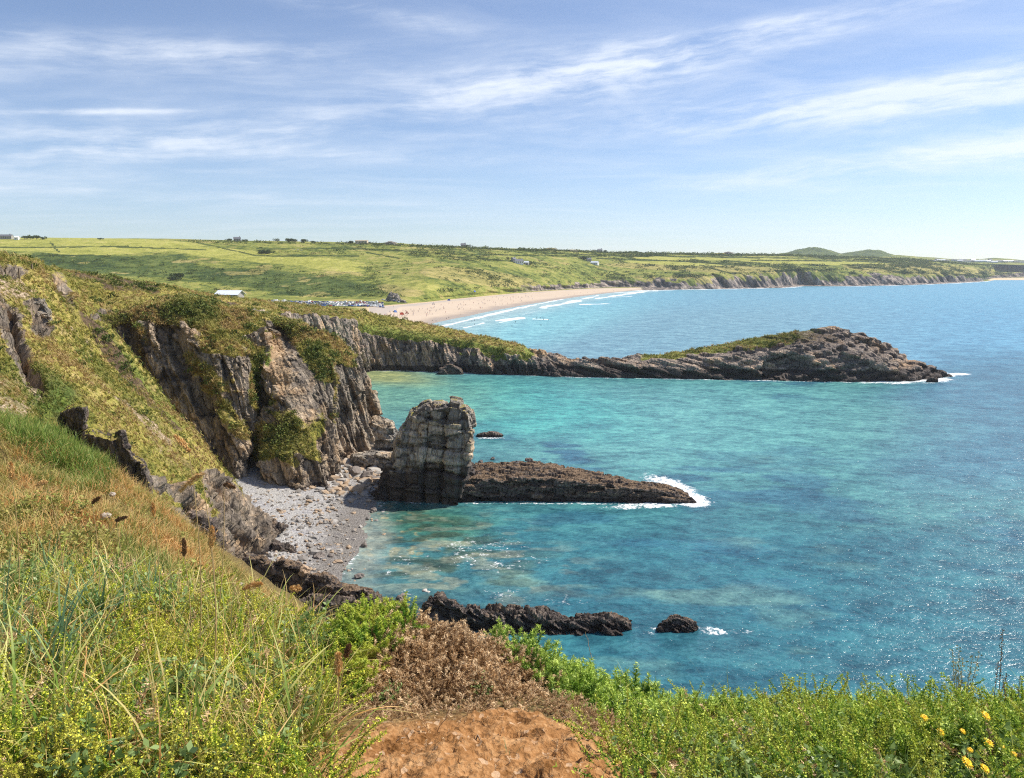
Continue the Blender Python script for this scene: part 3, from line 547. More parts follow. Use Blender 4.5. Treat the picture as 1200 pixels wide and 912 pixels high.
# sea bed showing through: sand by the inner cove, weed and rock patches, pale boulder reef
col = L(col, c([.13, .30, .22]), ell(wx, wy, 470, 462, 110, 26, 4, .7)*.8)
col = L(col, sandy, ell(px+10*w2, py+3*w1, 440, 440, 62, 10, 4, .7)*.9)
reef = sm(.05, .35, w2+.35*w1)
for (cx, cy, rx, ry, an, s) in [(600, 530, 110, 16, 4, .9), (800, 560, 160, 26, 8, .7), (480, 485, 44, 6, 0, .75), (870, 520, 200, 12, 5, .35), (900, 465, 60, 5, 3, .55), (740, 465, 70, 5, 0, .4), (700, 640, 300, 60, 8, .5), (1050, 600, 200, 40, 15, .5), (930, 450, 80, 5, 0, .8), (470, 640, 90, 40, 0, .35), (430, 500, 30, 8, 0, .5)]:
    col = L(col, deep*c([.8, .85, .9]), ell(px+16*w1, py+6*w2, cx, cy, rx, ry, an, .6)*reef*s)
pale = sm(.12, .5, w2+.5*fbm(p/np.array([16., 5, 1]), 3, 208))
for (cx, cy, rx, ry, an, s) in [(640, 680, 200, 22, 5, .55), (560, 640, 120, 40, 6, .55), (850, 700, 180, 18, 8, .4), (900, 640, 120, 14, 12, .45), (960, 760, 260, 40, 6, .3), (820, 770, 200, 30, 5, .4), (1000, 560, 160, 10, 10, .3), (1080, 650, 120, 30, 12, .25)]:
    col = L(col, c([.15, .27, .22]), ell(px+20*w1, py+8*w2, cx, cy, rx, ry, an, .6)*pale*s*.75)
col = L(col, green, ell(px+8*w2, py+4*w1, 500, 612, 75, 20, 5, .6)*.85)
stones = sm(.15, .45, fbm(p/1.3, 3, 209))
col = L(col, c([.30, .28, .15]), ell(px+8*w2, py+4*w2, 440, 622, 70, 40, 20, .5)*stones*.8)
col = L(col, c([.05, .075, .05]), ell(px+14*w2, py+8*w1, 500, 650, 130, 52, 8, .6)*sm(-.05, .25, fbm(p/np.array([5., 2.6, 1]), 3, 215))*.75)
col = L(col, c([.22, .25, .19]), ell(px+14*w2, py+8*w1, 520, 655, 150, 50, 8, .6)*sm(.1, .35, fbm(p/np.array([4., 2.2, 1]), 4, 216))*.6)
col = L(col, c([.28, .32, .28]), ell(px+6*w2, py+4*w2, 412, 640, 40, 55, 25, .5)*.7)
# ---- foam, plus sun sparkle painted as white specks
hb = [Z(px_, 0, bd-.3) for px_, bd, *_ in HS if px_ >= 430]; foam = np.zeros(len(p)); w5 = fbm(p/np.array([14., 14, 1]), 3, 210)
d = seg_dist(x, y, hb); foam = np.maximum(foam, (1-sm(.1, 2.4, d-1.4*w5))*.62)
fb = [Z(px_, 0, tabv[0][0]-6) for px_, tabv in sorted(FC.items()) if px_ >= 745 and px_ <= 1155]; d = seg_dist(x, y, fb); foam = np.maximum(foam, (1-sm(4, 20, np.abs(d-3)-9*w3))*.8)
for poly, wd in [([G(437, 589.5), G(535, 589.5), G(640, 590), G(745, 591), G(815, 591)], .6), ([G(503, 722), G(560, 741), G(640, 742), G(746, 735)], .4), ([G(765, 737), G(830, 738)], .8)]:
    d = seg_dist(x, y, poly); foam = np.maximum(foam, (1-sm(wd*.4, wd*1.6, d-.7*w4))*.5)
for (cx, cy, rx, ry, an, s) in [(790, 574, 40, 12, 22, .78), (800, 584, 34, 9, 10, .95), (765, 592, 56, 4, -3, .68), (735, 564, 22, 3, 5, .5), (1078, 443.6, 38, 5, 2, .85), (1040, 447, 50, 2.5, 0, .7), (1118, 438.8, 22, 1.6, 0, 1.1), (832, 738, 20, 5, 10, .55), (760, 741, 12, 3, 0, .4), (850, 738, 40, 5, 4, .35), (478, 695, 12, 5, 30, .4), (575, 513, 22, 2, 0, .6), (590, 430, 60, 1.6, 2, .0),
    (402, 640, 9, 22, 28, .55), (418, 615, 7, 22, 35, .55), (432, 600, 20, 5, -30, .5), (620, 655, 40, 8, 5, .35), (570, 650, 70, 26, 6, .33), (470, 660, 60, 22, 0, .26), (620, 700, 90, 10, 4, .28), (400, 655, 18, 30, 25, .45)]:  # the wide faint oval in mid cove is sun sparkle painted white
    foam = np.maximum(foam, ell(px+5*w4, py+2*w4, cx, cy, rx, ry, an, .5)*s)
for (x0, y0, x1, y1, wd, s) in [(520, 382, 600, 363, 1.5, .9), (600, 363, 662, 350, 1.1, .9), (545, 384, 566, 379, 1.7, 1.0), (582, 376, 612, 373, 1.7, 1.1), (586, 378, 600, 375, 1.5, 1.0), (636, 360, 680, 353, 1.6, 1.0), (660, 355, 700, 347, 1.2, .9), (680, 357, 716, 355.5, 1.1, .9), (700, 350, 760, 341, 1.6, .85), (718, 348.5, 740, 347.5, 1.0, .8), (625, 374, 642, 374.5, .8, .8), (690, 344.5, 730, 341.5, 1.4, .7), (612, 369, 640, 362, .6, .6), (730, 343, 770, 341, 1.2, .6)]:
    t_ = np.clip(((px-x0)*(x1-x0)+(py-y0)*(y1-y0))/((x1-x0)**2+(y1-y0)**2), 0, 1); dd = np.hypot((px-x0-t_*(x1-x0))*.35, py-y0-t_*(y1-y0))
    foam = np.maximum(foam, (1-sm(wd*.2, wd*1.1, dd+.9*w1+.5*w3))*s*.95)
bs = np.array([Z(px_, 0, tabv[0][0]) for px_, tabv in sorted(FC.items()) if 440 <= px_ <= 745]); d = seg_dist(x, y, bs)
col = L(col, c([.34, .44, .44]), (1-sm(10, 75, d))*.75)
m, t, b, o = newmat('sea_water'); pos = t.add('ShaderNodeNewGeometry').outputs[0]
sc_ = t.attr('sea').outputs[0]; fo = t.attr('foam').outputs[2]; ds = t.add('ShaderNodeVectorMath', {'operation': 'LENGTH'}, i0=pos).outputs[1]
pm = t.mapping(pos, (1, 1.5, 1), (0, 0, math.radians(28)))
n1_ = t.noise(pm, .32, 3, .6, .4); n2_ = t.noise(pm, 1.1, 4, .6, .3); n0_ = t.noise(pm, .08, 4, .6); nw = t.noise(t.mapping(pos, (1, 2.2, 1), (0, 0, math.radians(-20))), .6, 4, .6)
hsum = t.math('ADD', t.math('MULTIPLY', n1_, .8), t.math('ADD', t.math('MULTIPLY', n2_, .5), t.math('ADD', t.math('MULTIPLY', nw, .6), t.math('MULTIPLY', t.noise(pm, 4.2, 2, .5), .10))))
var = t.math('ADD', t.math('MULTIPLY', n0_, .6), t.math('ADD', t.math('MULTIPLY', n1_, .5), t.math('MULTIPLY', n2_, .5)))
cc = t.mix(1.0, sc_, t.ramp(var, [(.60, (.42, .48, .55)), (.80, (1, 1, 1)), (.95, (1.7, 1.5, 1.35))]), 'MULTIPLY')
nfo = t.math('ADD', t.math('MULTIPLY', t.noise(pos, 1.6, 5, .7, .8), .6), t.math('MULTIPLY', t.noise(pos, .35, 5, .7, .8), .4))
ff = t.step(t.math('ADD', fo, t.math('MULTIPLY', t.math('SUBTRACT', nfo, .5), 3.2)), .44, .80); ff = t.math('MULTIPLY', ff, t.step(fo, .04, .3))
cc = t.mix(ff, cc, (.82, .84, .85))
t.put(b.inputs['Base Color'], cc); t.put(b.inputs['Roughness'], t.math('ADD', t.math('ADD', .20, t.math('MULTIPLY', t.step(ds, 90, 500), .2)), t.math('MULTIPLY', ff, .6))); b.inputs['IOR'].default_value = 1.33
bp = t.add('ShaderNodeBump', None, Strength=.62, Distance=.54, Height=hsum); t.l.new(bp.outputs[0], b.inputs['Normal'])
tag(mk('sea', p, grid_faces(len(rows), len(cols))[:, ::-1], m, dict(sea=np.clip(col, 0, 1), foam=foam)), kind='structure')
# deep ground sheet under everything out to the horizon
m = plain('sea_bed', (.10, .12, .09), .95, .1, .2, .01)
xx, yy = np.meshgrid(np.linspace(-9000, 9000, 13), np.linspace(-600, 12000, 10)); zz = np.full(xx.shape, -9.0); zz[yy > 5000] = 20
tag(mk('ground', np.stack([xx, yy, zz], -1).reshape(-1, 3), grid_faces(10, 13), m), kind='structure')
# ================================================================== ROCKS AND THE STACK
M_stack = terrain_mat('stack_rock', .9, .8, 80, [(.165, .148, .13), (.32, .29, .25), (.45, .405, .345), (.61, .555, .48)], soilw=[(.16, .11, .07), (.30, .21, .13), (.46, .34, .22)])
M_dark = terrain_mat('shore_rock', .6, .9, 60, [(.045, .037, .036), (.11, .09, .082), (.20, .165, .145), (.34, .28, .235)], soilw=[(.13, .09, .06), (.24, .165, .105), (.38, .27, .18)])
def rock_obj(name, V, F, mat, wetz=None, grassf=None, top=None):
    n1 = fbm(V/3.5, 4, 300); wet = np.zeros(len(V)) if wetz is None else (1-sm(wetz*.4, wetz*1.5, V[:, 2]+(.5+.35*wetz)*n1))
    g = np.zeros(len(V)) if grassf is None else grassf
    so = np.zeros(len(V)) if top is None else top
    return mk(name, V, F, mat, pack(g, 0, 0, so, wet, 0), smooth=False)
# outline solids: polygon in photo pixels at a depth, swelling through its thickness
def slab(poly, D, thick, vox, lean=0.0, round_=.14, zmin=-1.5, skew=0.0):
    base = [P(a, b_, D) for a, b_ in poly]; cen = np.mean(base, 0); z0 = max(0, min(q[2] for q in base)); st = []; ends = (id(base[0]), id(base[-1]))
    for f_, s_ in ((0, 1-round_*1.2), (.12, 1-round_*.3), (.5, 1.0), (.88, 1-round_*.5), (1, 1-round_*1.6)):
        ring = []
        for q in base:
            v = q.copy(); v[0] = cen[0]+(q[0]-cen[0])*s_; nd = D+skew*(q[0]-cen[0]); v[2] = z0+(q[2]-z0)*(s_ if q[2] > z0 else 1); kk_ = (nd+(f_-.15)*thick+lean*max(q[2]-z0, 0))/D; v = np.array([v[0]*kk_, D*kk_, H+(v[2]-H)*kk_])
            if q[2] < .35: v[2] = min(zmin, q[2])
            elif id(q) in ends: v[2] = q[2]-4
            ring.append(v)
        st.append(ring)
    V_, F_ = loft(st, vox, 2)
    assert len(F_), (poly[0], D)
    return V_, F_
stackpoly = [(428, 592), (434, 574), (448, 556), (460, 542), (463, 522), (468, 508), (476, 492), (483, 478), (496, 470), (508, 467), (530, 465), (543, 468), (553, 480), (556, 500), (554, 530), (552, 556), (545, 566), (537, 590)]
V, F = slab(stackpoly, 128.8, 13, .18, .10, .06, skew=-.15); V = laplace(V, F, 3)
def joints(V, sp, ax, dep, wd, seed, tilt=0):
    q = rot(V, 1, tilt); u = q[:, ax]/sp+.16*fbm(V/5, 3, seed)+.05*fbm(V/1.2, 2, seed+1); k = np.floor(u+.5); g = np.abs(u-k)*sp
    return -dep*np.exp(-(g/wd)**2)*(.4+.9*_h(k, 0*k, 0*k, seed+3)), (_h(np.floor(u+.5)*0+np.floor(u), 0*u, 0*u, seed+5)-.5)
N_ = vnormals(V, F); jx = joints(V, 3.1, 0, .75, .26, 811, -4); jz = joints(V, 4.0, 2, .7, .26, 821, -6); jy = joints(V, 3.4, 1, .6, .26, 831); V = V+N_*(jx[0]+jz[0]+jy[0]+.7*jx[1]*1+.8*jz[1])[:, None]
groove = np.clip(-(jx[0]+jz[0])*1.2, 0, 1)
V = crag(V, F, .8, 7.5, 4, 8, 84, vert=.8, fine=.6, bed=(.10, .12, .98, 2.9, .5)); ppx, ppy = proj(V); Ns = vnormals(V, F)
gst = V.copy()
tag(rock_obj('sea_stack', V, F, M_stack, 6.0, sm(.75, .95, Ns[:, 2]+.2*fbm(V, 2, 5))*.55*(V[:, 2] > 8)), 'tall blocky grey sea stack standing at the edge of the shingle cove', 'sea stack')
# ledge running out from the stack
LS = [(532, 131, 560, 147), (560, 131, 561, 147), (600, 131, 562, 146), (640, 131, 562, 145), (680, 131, 565, 143), (715, 130.5, 569, 141), (745, 130, 573, 139), (778, 130, 577, 138), (803, 130, 583, 136), (815, 130, 588, 133)]
bt = [548, 545, 541.5, 543, 550, 557, 563, 569, 577, 586]
st = []
for (px_, bd, ty, bD), by in zip(LS, bt):
    bd -= 2.4; f0 = Z(px_, -1.5, bd-.4); f1 = Z(px_, .6, bd); tf = P(px_, ty, bd+.5); tb = P(px_, by, bD-5); b0 = Z(px_, -1.5, bD-2)
    st.append([f0, f1, tf, (tf+tb)/2+np.array([0, 0, .25]), tb, b0])
V, F = loft(st, .17); V = laplace(V, F, 2); V = crag(V, F, .62, 3.0, 80, 10, 90, vert=.8, bed=(.10, .72, .68, .75, .6)); Ns = vnormals(V, F); n1 = fbm(V/2, 3, 91)
tag(rock_obj('rock_ledge', V, F, M_dark, .9, sm(.6, .9, Ns[:, 2]+.4*n1)*.15, sm(.5, .8, Ns[:, 2]+.3*n1)*.62), 'long flat dark rock ledge running out to sea from the foot of the stack', 'rock')
def ridge(poly, D, thick, name, label, vox=.14, seed=0, amp=.6, size=1.8, mat=None, group=None, soil=.0, dip=60, wet=.8, lean=.25, skew=0.0, rnd=.12, grass=0, bed=None):
    V, F = slab(poly, D, thick, vox, lean, rnd, -1.2, skew); V = laplace(V, F, 2); V = crag(V, F, amp, size, dip, 10, 400+seed, vert=.8, fine=.7, bed=bed or (.25, .72, .6, size*.45, .7))
    Ns = vnormals(V, F); n1 = fbm(V/1.5, 3, 92)
    return tag(rock_obj(name, V, F, mat or M_dark, wet, sm(.55, .8, Ns[:, 2]+.2*n1)*grass, sm(.5, .85, Ns[:, 2]+.3*n1)*soil), label, 'rock', group)
ridge([(492, 726), (497, 710), (504, 700), (516, 698), (524, 708), (540, 713), (560, 715), (590, 714), (620, 717), (650, 721), (668, 727), (685, 724), (706, 722), (724, 725), (738, 730), (743, 738), (700, 740), (650, 741), (600, 742), (545, 742), (510, 738)], 80.5, 5, 'rock_reef', 'long low jagged dark reef just beyond the green gorse at the cliff edge', seed=1, amp=.85, size=2.0, vox=.12, bed=(.35, .7, .5, .55, .9))
ridge([(768, 741), (772, 733), (780, 727), (792, 723), (803, 726), (814, 731), (820, 741)], 80.5, 3, 'rock_reef', 'small dark rock breaking the surface with white foam off the end of the reef', seed=2, amp=.4, size=1.2, vox=.09, rnd=.05, bed=(.35, .7, .5, .4, .8))
ridge([(555, 515), (560, 509), (575, 506), (588, 509), (594, 516)], 180, 4, 'rock_reef', 'low weedy rock awash in the bay directly behind the stack', seed=3, amp=.4, size=1.5, soil=.3)
ridge([(1084, 448), (1087, 443.5), (1093, 441.5), (1099, 444), (1100, 448)], 269, 3, 'rock_reef', 'small dark rock in the white surf off the headland tip', .25, seed=4, amp=.4, size=1.5)
ridge([(432, 533), (432, 500), (437, 489), (447, 490), (459, 493), (464, 505), (470, 515), (474, 530), (474, 540)], 166, 9, 'rock_outcrop', 'square dark rock wall between the big cliff and the sea stack', .22, seed=5, amp=.8, size=3, mat=M_stack)
ridge([(408, 543), (412, 533), (440, 529), (468, 532), (472, 545), (460, 556), (420, 554)], 150, 10, 'rock_outcrop', 'low stepped rock terrace at the head of the shingle cove', .18, seed=6, amp=.5, size=2.4, soil=.3, dip=85, mat=M_stack)
ridge([(512, 438), (514, 432), (528, 426), (540, 432), (545, 439)], 289, 6, 'boulder', 'lone big slanting boulder at the foot of the headland cliff', .3, seed=7, amp=.6, size=3)
# strata at the left side of the cove and the near rock wall
ridge([(240, 655), (242, 612), (262, 596), (280, 596), (305, 604), (338, 618), (322, 627), (300, 632), (290, 650), (280, 660)], 108, 9, 'rock_outcrop', 'slanting grey rock strata reaching onto the shingle from the left slope', .16, seed=8, amp=.9, size=1.9, dip=50, wet=.1, mat=M_dark)
ridge([(230, 700), (236, 640), (262, 636), (290, 648), (325, 662), (360, 674), (388, 686), (380, 706)], 97, 7, 'rock_outcrop', 'dark ribbed rock bank behind the near rock wall', .15, seed=9, amp=.8, size=1.6, dip=55, wet=.1)
ridge([(268, 712), (272, 668), (290, 655), (306, 652), (316, 664), (330, 656), (352, 662), (362, 676), (385, 672), (400, 684), (420, 690), (448, 698), (465, 712), (470, 722)], 88, 5, 'rock_outcrop', 'thin upright wall of dark rock along the near side of the cove', .14, seed=10, amp=.6, size=1.8, soil=.62, dip=20, wet=.1, lean=.02, skew=-.25)
ridge([(300, 742), (310, 712), (340, 708), (370, 700), (410, 706), (440, 704), (470, 712), (480, 735), (440, 742)], 82, 6, 'rock_outcrop', 'low broken black rocks just behind the yellow green plants', .14, seed=11, amp=.8, size=1.3, wet=.1)
ridge([(246, 652), (256, 636), (268, 628), (300, 631), (330, 636), (352, 644), (340, 652), (300, 655), (270, 660)], 103, 5, 'rock_outcrop', 'low dark ledge crossing the shingle in front of the ribbed bank', .13, seed=16, amp=.55, size=1.6, wet=.1)
# crags standing out of the left slope
ridge([(92, 600), (97, 510), (104, 503), (118, 507), (132, 511), (144, 504), (147, 520), (156, 533), (168, 543), (176, 565), (178, 600)], 60, 8, 'crag', 'sheer dark crag face standing out of the slope just above the near grass', .12, seed=12, amp=.4, size=2.2, dip=10, wet=0, mat=M_dark, lean=.1, skew=-.25, rnd=.04, grass=1, bed=(.9, .3, .1, 1.0, .6))
ridge([(66, 504), (70, 486), (80, 478), (92, 475), (101, 476), (101, 500), (96, 510)], 65, 5, 'crag', 'small square dark crag above the sheer crag face', .11, seed=13, amp=.3, size=1.4, dip=10, wet=0, mat=M_dark, lean=.1, skew=-.25, rnd=.05, grass=1, bed=(.9, .3, .1, .7, .6))
ridge([(28, 388), (30, 362), (40, 352), (50, 350), (58, 364), (60, 378), (52, 390)], 99, 5, 'crag', 'round spiky grey crag high on the left slope', .16, seed=14, amp=.6, size=1.4, dip=10, wet=0, mat=M_stack)
ridge([(178, 640), (180, 590), (190, 575), (208, 580), (226, 600), (250, 615), (262, 640), (250, 660)], 84, 6, 'crag', 'dark broken crag low on the slope above the ribbed bank', .14, seed=15, amp=.7, size=1.6, dip=40, wet=0, mat=M_dark)
# ================================================================== FOREGROUND
g_pts = [P(*q) for q in [(0, 912, 2.1), (300, 912, 2.3), (600, 905, 2.4), (900, 960, 2.35), (1200, 965, 2.3), (1500, 960, 2.2), (-250, 912, 2.0),
    (400, 885, 2.6), (560, 872, 2.8), (680, 895, 2.6), (600, 850, 3.2), (700, 860, 3.2), (450, 835, 3.2),
    (0, 720, 4.4), (150, 760, 3.9), (280, 790, 3.7), (0, 610, 8), (100, 655, 7), (200, 705, 5.6), (270, 725, 5.3), (330, 745, 4.9), (400, 770, 4.4), (470, 785, 4.2), (560, 800, 4.2), (650, 820, 4.1), (800, 862, 3.75), (1000, 880, 3.4), (1200, 885, 3.2), (1450, 880, 3.2),
    (264, 692, 7.2), (222, 648, 9.2), (164, 597, 12), (122, 555, 15), (60, 505, 18), (0, 480, 20.5), (-120, 470, 23), (-250, 455, 22), (-250, 700, 5), (-250, 600, 9), (50, 530, 15), (0, 520, 15)]]
def off(px, py, D, dx, dyy, dz): q = P(px, py, D); return q+np.array([dx, dyy, dz])
g_pts += [off(275, 690, 7.2, 1.3, 1.2, -2.6), off(235, 645, 9.2, 1.6, 1.2, -2.8), off(172, 594, 12, 2, 1.5, -3.2), off(122, 555, 15, 2.2, 2, -3.4), off(60, 505, 18, 2.4, 2.6, -3.6), off(0, 480, 20.5, 1.5, 4, -3.4), off(-250, 455, 22, 0, 5, -3),
    off(330, 745, 4.9, .9, 1.6, -2.2), off(470, 785, 4.2, .3, 1.8, -2.4), off(650, 820, 4.1, .1, 1.8, -2.6), off(800, 848, 3.8, .1, 1.8, -2.7), off(1000, 860, 3.5, .2, 1.8, -2.7), off(1200, 865, 3.3, .3, 1.8, -2.7), off(1450, 880, 3.2, 1, 1.8, -2.8)]
g_pts += [np.array(q, float) for q in [(0, 0, 38.5), (0, 1, 38.5), (-3, 0, 38.9), (3, 0, 38.3), (-6, 3, 38.6)]]
fG = tps(g_pts)
pxs = np.concatenate([np.linspace(-700, -100, 40)[:-1], np.linspace(-100, 1300, 330), np.linspace(1305, 1900, 40)]); Ds = np.geomspace(.7, 27, 420)
PX, DD = np.meshgrid(pxs, Ds); X = (PX-600)/900*(DD*CT+1.6*ST+.1*DD); p = np.stack([X, DD, fG(X, DD)], -1).reshape(-1, 3)
def gz(x, y):
    z = fG(x, y); q = np.stack([np.ravel(x), np.ravel(y), 0*np.ravel(x)], -1)
    sc_ = np.clip(np.ravel(y)/6, .35, 1.6)
    return z+((.07*fbm(q/.7, 3, 500)+.025*fbm(q/.13, 3, 501))*sc_+(.42*fbm(q/2.6, 3, 503)+.2*fbm(q/.9, 2, 504))*sm(4.5, 10, np.ravel(y))-.38*sm(4.5, 12, np.ravel(y))).reshape(np.shape(x))
ix = p[:, 2] < 30; p[:, 2] = np.maximum(gz(p[:, 0], p[:, 1]), 4)
m, t, b, o = newmat('soil'); pos = t.add('ShaderNodeNewGeometry').outputs[0]
na = t.noise(pos, 5, 5, .65); nb = t.noise(pos, 28, 5, .7); vo = t.add('ShaderNodeTexVoronoi', None, Vector=pos, Scale=46)
c = t.ramp(t.math('ADD', t.math('MULTIPLY', na, .5), t.math('MULTIPLY', nb, .5)), [(.38, (.17, .075, .022)), (.50, (.36, .18, .07)), (.62, (.53, .31, .145))])
c = t.mix(t.math('MULTIPLY', t.step(vo.outputs[1], .80, .9), .7), c, (.60, .42, .27)); litter = t.attr('lit').outputs[2]
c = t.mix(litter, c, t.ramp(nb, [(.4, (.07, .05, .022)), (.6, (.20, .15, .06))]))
t.put(b.inputs['Base Color'], c); b.inputs['Roughness'].default_value = .95; b.inputs['Specular IOR Level'].default_value = .1
bp = t.add('ShaderNodeBump', None, Strength=.9, Distance=.02, Height=t.math('ADD', nb, t.math('MULTIPLY', vo.outputs[0], .5))); t.l.new(bp.outputs[0], b.inputs['Normal'])
M_soil = m
ppx, ppy = proj(p)
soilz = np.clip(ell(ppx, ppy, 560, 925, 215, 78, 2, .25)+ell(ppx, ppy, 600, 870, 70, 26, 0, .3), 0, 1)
p[:, 2] += .06*soilz*ridged(p/.2, 4, 510)+.022*soilz*cell(p/.09, 512)[2]+.012*soilz*cell(p/.035, 513)[2]+.012*soilz*ridged(p/.03, 2, 511)
tag(mk('cliff_top_ground', p, grid_faces(len(Ds), len(pxs))[:, ::-1], M_soil, dict(lit=1-soilz)), kind='structure')
# -------- plant prototypes: (V, F tris, tv) , tv runs 0 at the root to 1 at the tip
def blade(h=.3, w=.006, bend=.5, seg=5, yaw=0, head=0):
    s = np.linspace(0, 1, seg+1); a = bend*s; z = np.concatenate([[0], np.cumsum(np.cos(a[1:]))])/seg*h; x = np.concatenate([[0], np.cumsum(np.sin(a[1:]))])/seg*h
    ww = w*(1-s**2*.97)*.5; V = np.concatenate([np.stack([x, -ww, z], 1), np.stack([x, ww, z], 1)]); n = seg+1; F = []
    for i in range(seg): F += [(i, i+1, n+i+1), (i, n+i+1, n+i)]
    c, s_ = math.cos(yaw), math.sin(yaw); V = np.stack([V[:, 0]*c-V[:, 1]*s_, V[:, 0]*s_+V[:, 1]*c, V[:, 2]], 1)
    return V, np.array(F), np.concatenate([s, s])
def leaftri(P0, Dr, ln, wd, tv, rng):
    n = len(P0); Dr = Dr/np.linalg.norm(Dr, axis=1, keepdims=True); r = rng.normal(size=(n, 3)); S = np.cross(Dr, r); S /= np.linalg.norm(S, axis=1, keepdims=True)
    ln = np.broadcast_to(ln, n)[:, None]; wd = np.broadcast_to(wd, n)[:, None]; i = np.arange(n)*3
    return np.stack([P0+S*wd*.5, P0+Dr*ln, P0-S*wd*.5], 1).reshape(-1, 3), np.stack([i, i+1, i+2], 1), np.repeat(np.broadcast_to(tv, n), 3)
def leafset(P0, Dr, ln, wd, tv, rng):
    """diamond leaves: roots P0, directions Dr"""
    n = len(P0); Dr = Dr/np.linalg.norm(Dr, axis=1, keepdims=True); r = rng.normal(size=(n, 3)); S = np.cross(Dr, r); S /= np.linalg.norm(S, axis=1, keepdims=True)
    ln = np.broadcast_to(ln, n)[:, None]; wd = np.broadcast_to(wd, n)[:, None]
    V = np.stack([P0, P0+Dr*ln*.5+S*wd*.5, P0+Dr*ln, P0+Dr*ln*.5-S*wd*.5], 1).reshape(-1, 3); i = np.arange(n)*4
    F = np.concatenate([np.stack([i, i+1, i+2], 1), np.stack([i, i+2, i+3], 1)]); return V, F, np.repeat(np.broadcast_to(tv, n), 4)
def merge(ps):
    o_ = 0; Vs = []; Fs = []; Ts = []
    for V, F, T in ps: Vs.append(V); Fs.append(F+o_); Ts.append(T); o_ += len(V)
    return np.concatenate(Vs), np.concatenate(Fs), np.concatenate(Ts)
def curve(rng, h, bend, n):
    s = np.linspace(0, 1, n); a = rng.uniform(0, 6.28); k = rng.uniform(.4, 1)*bend; w = rng.normal(0, .05, 2)
    return np.stack([h*(np.sin(a)*k*s**1.6+w[0]*np.sin(s*5)), h*(np.cos(a)*k*s**1.6+w[1]*np.sin(s*4)), h*s*(1-.25*k*s)], 1), s
def stemtri(c, w, tv=None):
    n = len(c); V = np.concatenate([c+[w, 0, 0], c+[-w*.5, w*.87, 0], c+[-w*.5, -w*.87, 0]]); F = []
    for i in range(n-1):
        for k in range(3):
            a, b_ = k*n+i, ((k+1) % 3)*n+i; F += [(a, b_, b_+1), (a, b_+1, a+1)]
    return V, np.array(F), np.tile(np.linspace(0, 1, n) if tv is None else tv, 3)
def bedstraw(seed):
    r = np.random.default_rng(seed); c, s = curve(r, .22, .9, 26); ps = [stemtri(c[::3], .0012, s[::3]*0+.2)]
    P0 = np.repeat(c[2:], 7, 0); n = len(P0); D = r.normal(size=(n, 3))*[1, 1, .5]+[0, 0, .3]; sv = np.repeat(s[2:], 7)
    ps.append(leaftri(P0, D, r.uniform(.006, .013, n), .0042, .12+.5*sv, r))
    m_ = 48; k = r.integers(8, 26, m_); P1 = c[k]+r.normal(0, .0045, (m_, 3)); ps.append(leaftri(P1, r.normal(size=(m_, 3))+[0, 0, .5], .0065, .006, .80+.2*r.random(m_), r))
    return merge(ps)
def gorse(seed, dead=False):
    r = np.random.default_rng(seed); c, s = curve(r, .13, .5 if not dead else 1.1, 12); ps = [stemtri(c[::2], .002, s[::2]*0+.1)]
    k = 13; P0 = np.repeat(c[1:], k, 0); n = len(P0); sv = np.repeat(s[1:], k); D = r.normal(size=(n, 3))*[1, 1, .6]+np.array([0, 0, .55])
    P0 = P0+r.normal(0, .0035, P0.shape); ps.append(leaftri(P0, D, (r.uniform(.012, .026, n))*(1.15-.4*sv), .0042, .15+.85*sv*r.uniform(.6, 1, n), r)); return merge(ps)
def leafy(seed):
    r = np.random.default_rng(seed); c, s = curve(r, .12, .8, 10); P0 = np.repeat(c[2:], 3, 0); n = len(P0); D = r.normal(size=(n, 3))*[1, 1, .4]+[0, 0, .3]
    return merge([stemtri(c[::2], .0012), leafset(P0, D, r.uniform(.014, .024, n), .010, .3+.6*np.repeat(s[2:], 3), r)])
def scatter(protos, pos, nrm, scale, rv, rng, yawfree=True):
    """copy prototypes to pos along nrm as one set of arrays"""
    Vs = []; Fs = []; Ts = []; Rs = []; o_ = 0; k = rng.integers(0, len(protos), len(pos))
    nrm = nrm/np.linalg.norm(nrm, axis=1, keepdims=True); a = rng.uniform(0, 6.283, len(pos)); ref = np.stack([np.cos(a), np.sin(a), 0*a], 1)
    X_ = ref-nrm*(ref*nrm).sum(1, keepdims=True); X_ /= np.maximum(np.linalg.norm(X_, axis=1, keepdims=True), 1e-6); Y_ = np.cross(nrm, X_)
    for i, (V, F, T) in enumerate(protos):
        m_ = np.where(k == i)[0]
        if not len(m_): continue
        s_ = scale[m_][:, None, None]; W = pos[m_][:, None]+s_*(V[None, :, :1]*X_[m_][:, None]+V[None, :, 1:2]*Y_[m_][:, None]+V[None, :, 2:]*nrm[m_][:, None])
        n = len(V); Vs.append(W.reshape(-1, 3)); Fs.append((F[None]+(np.arange(len(m_))*n)[:, None, None]).reshape(-1, 3)+o_); o_ += n*len(m_); Ts.append(np.tile(T, len(m_))); Rs.append(np.repeat(rv[m_], n))
    return np.concatenate(Vs), np.concatenate(Fs), np.concatenate(Ts), np.concatenate(Rs)
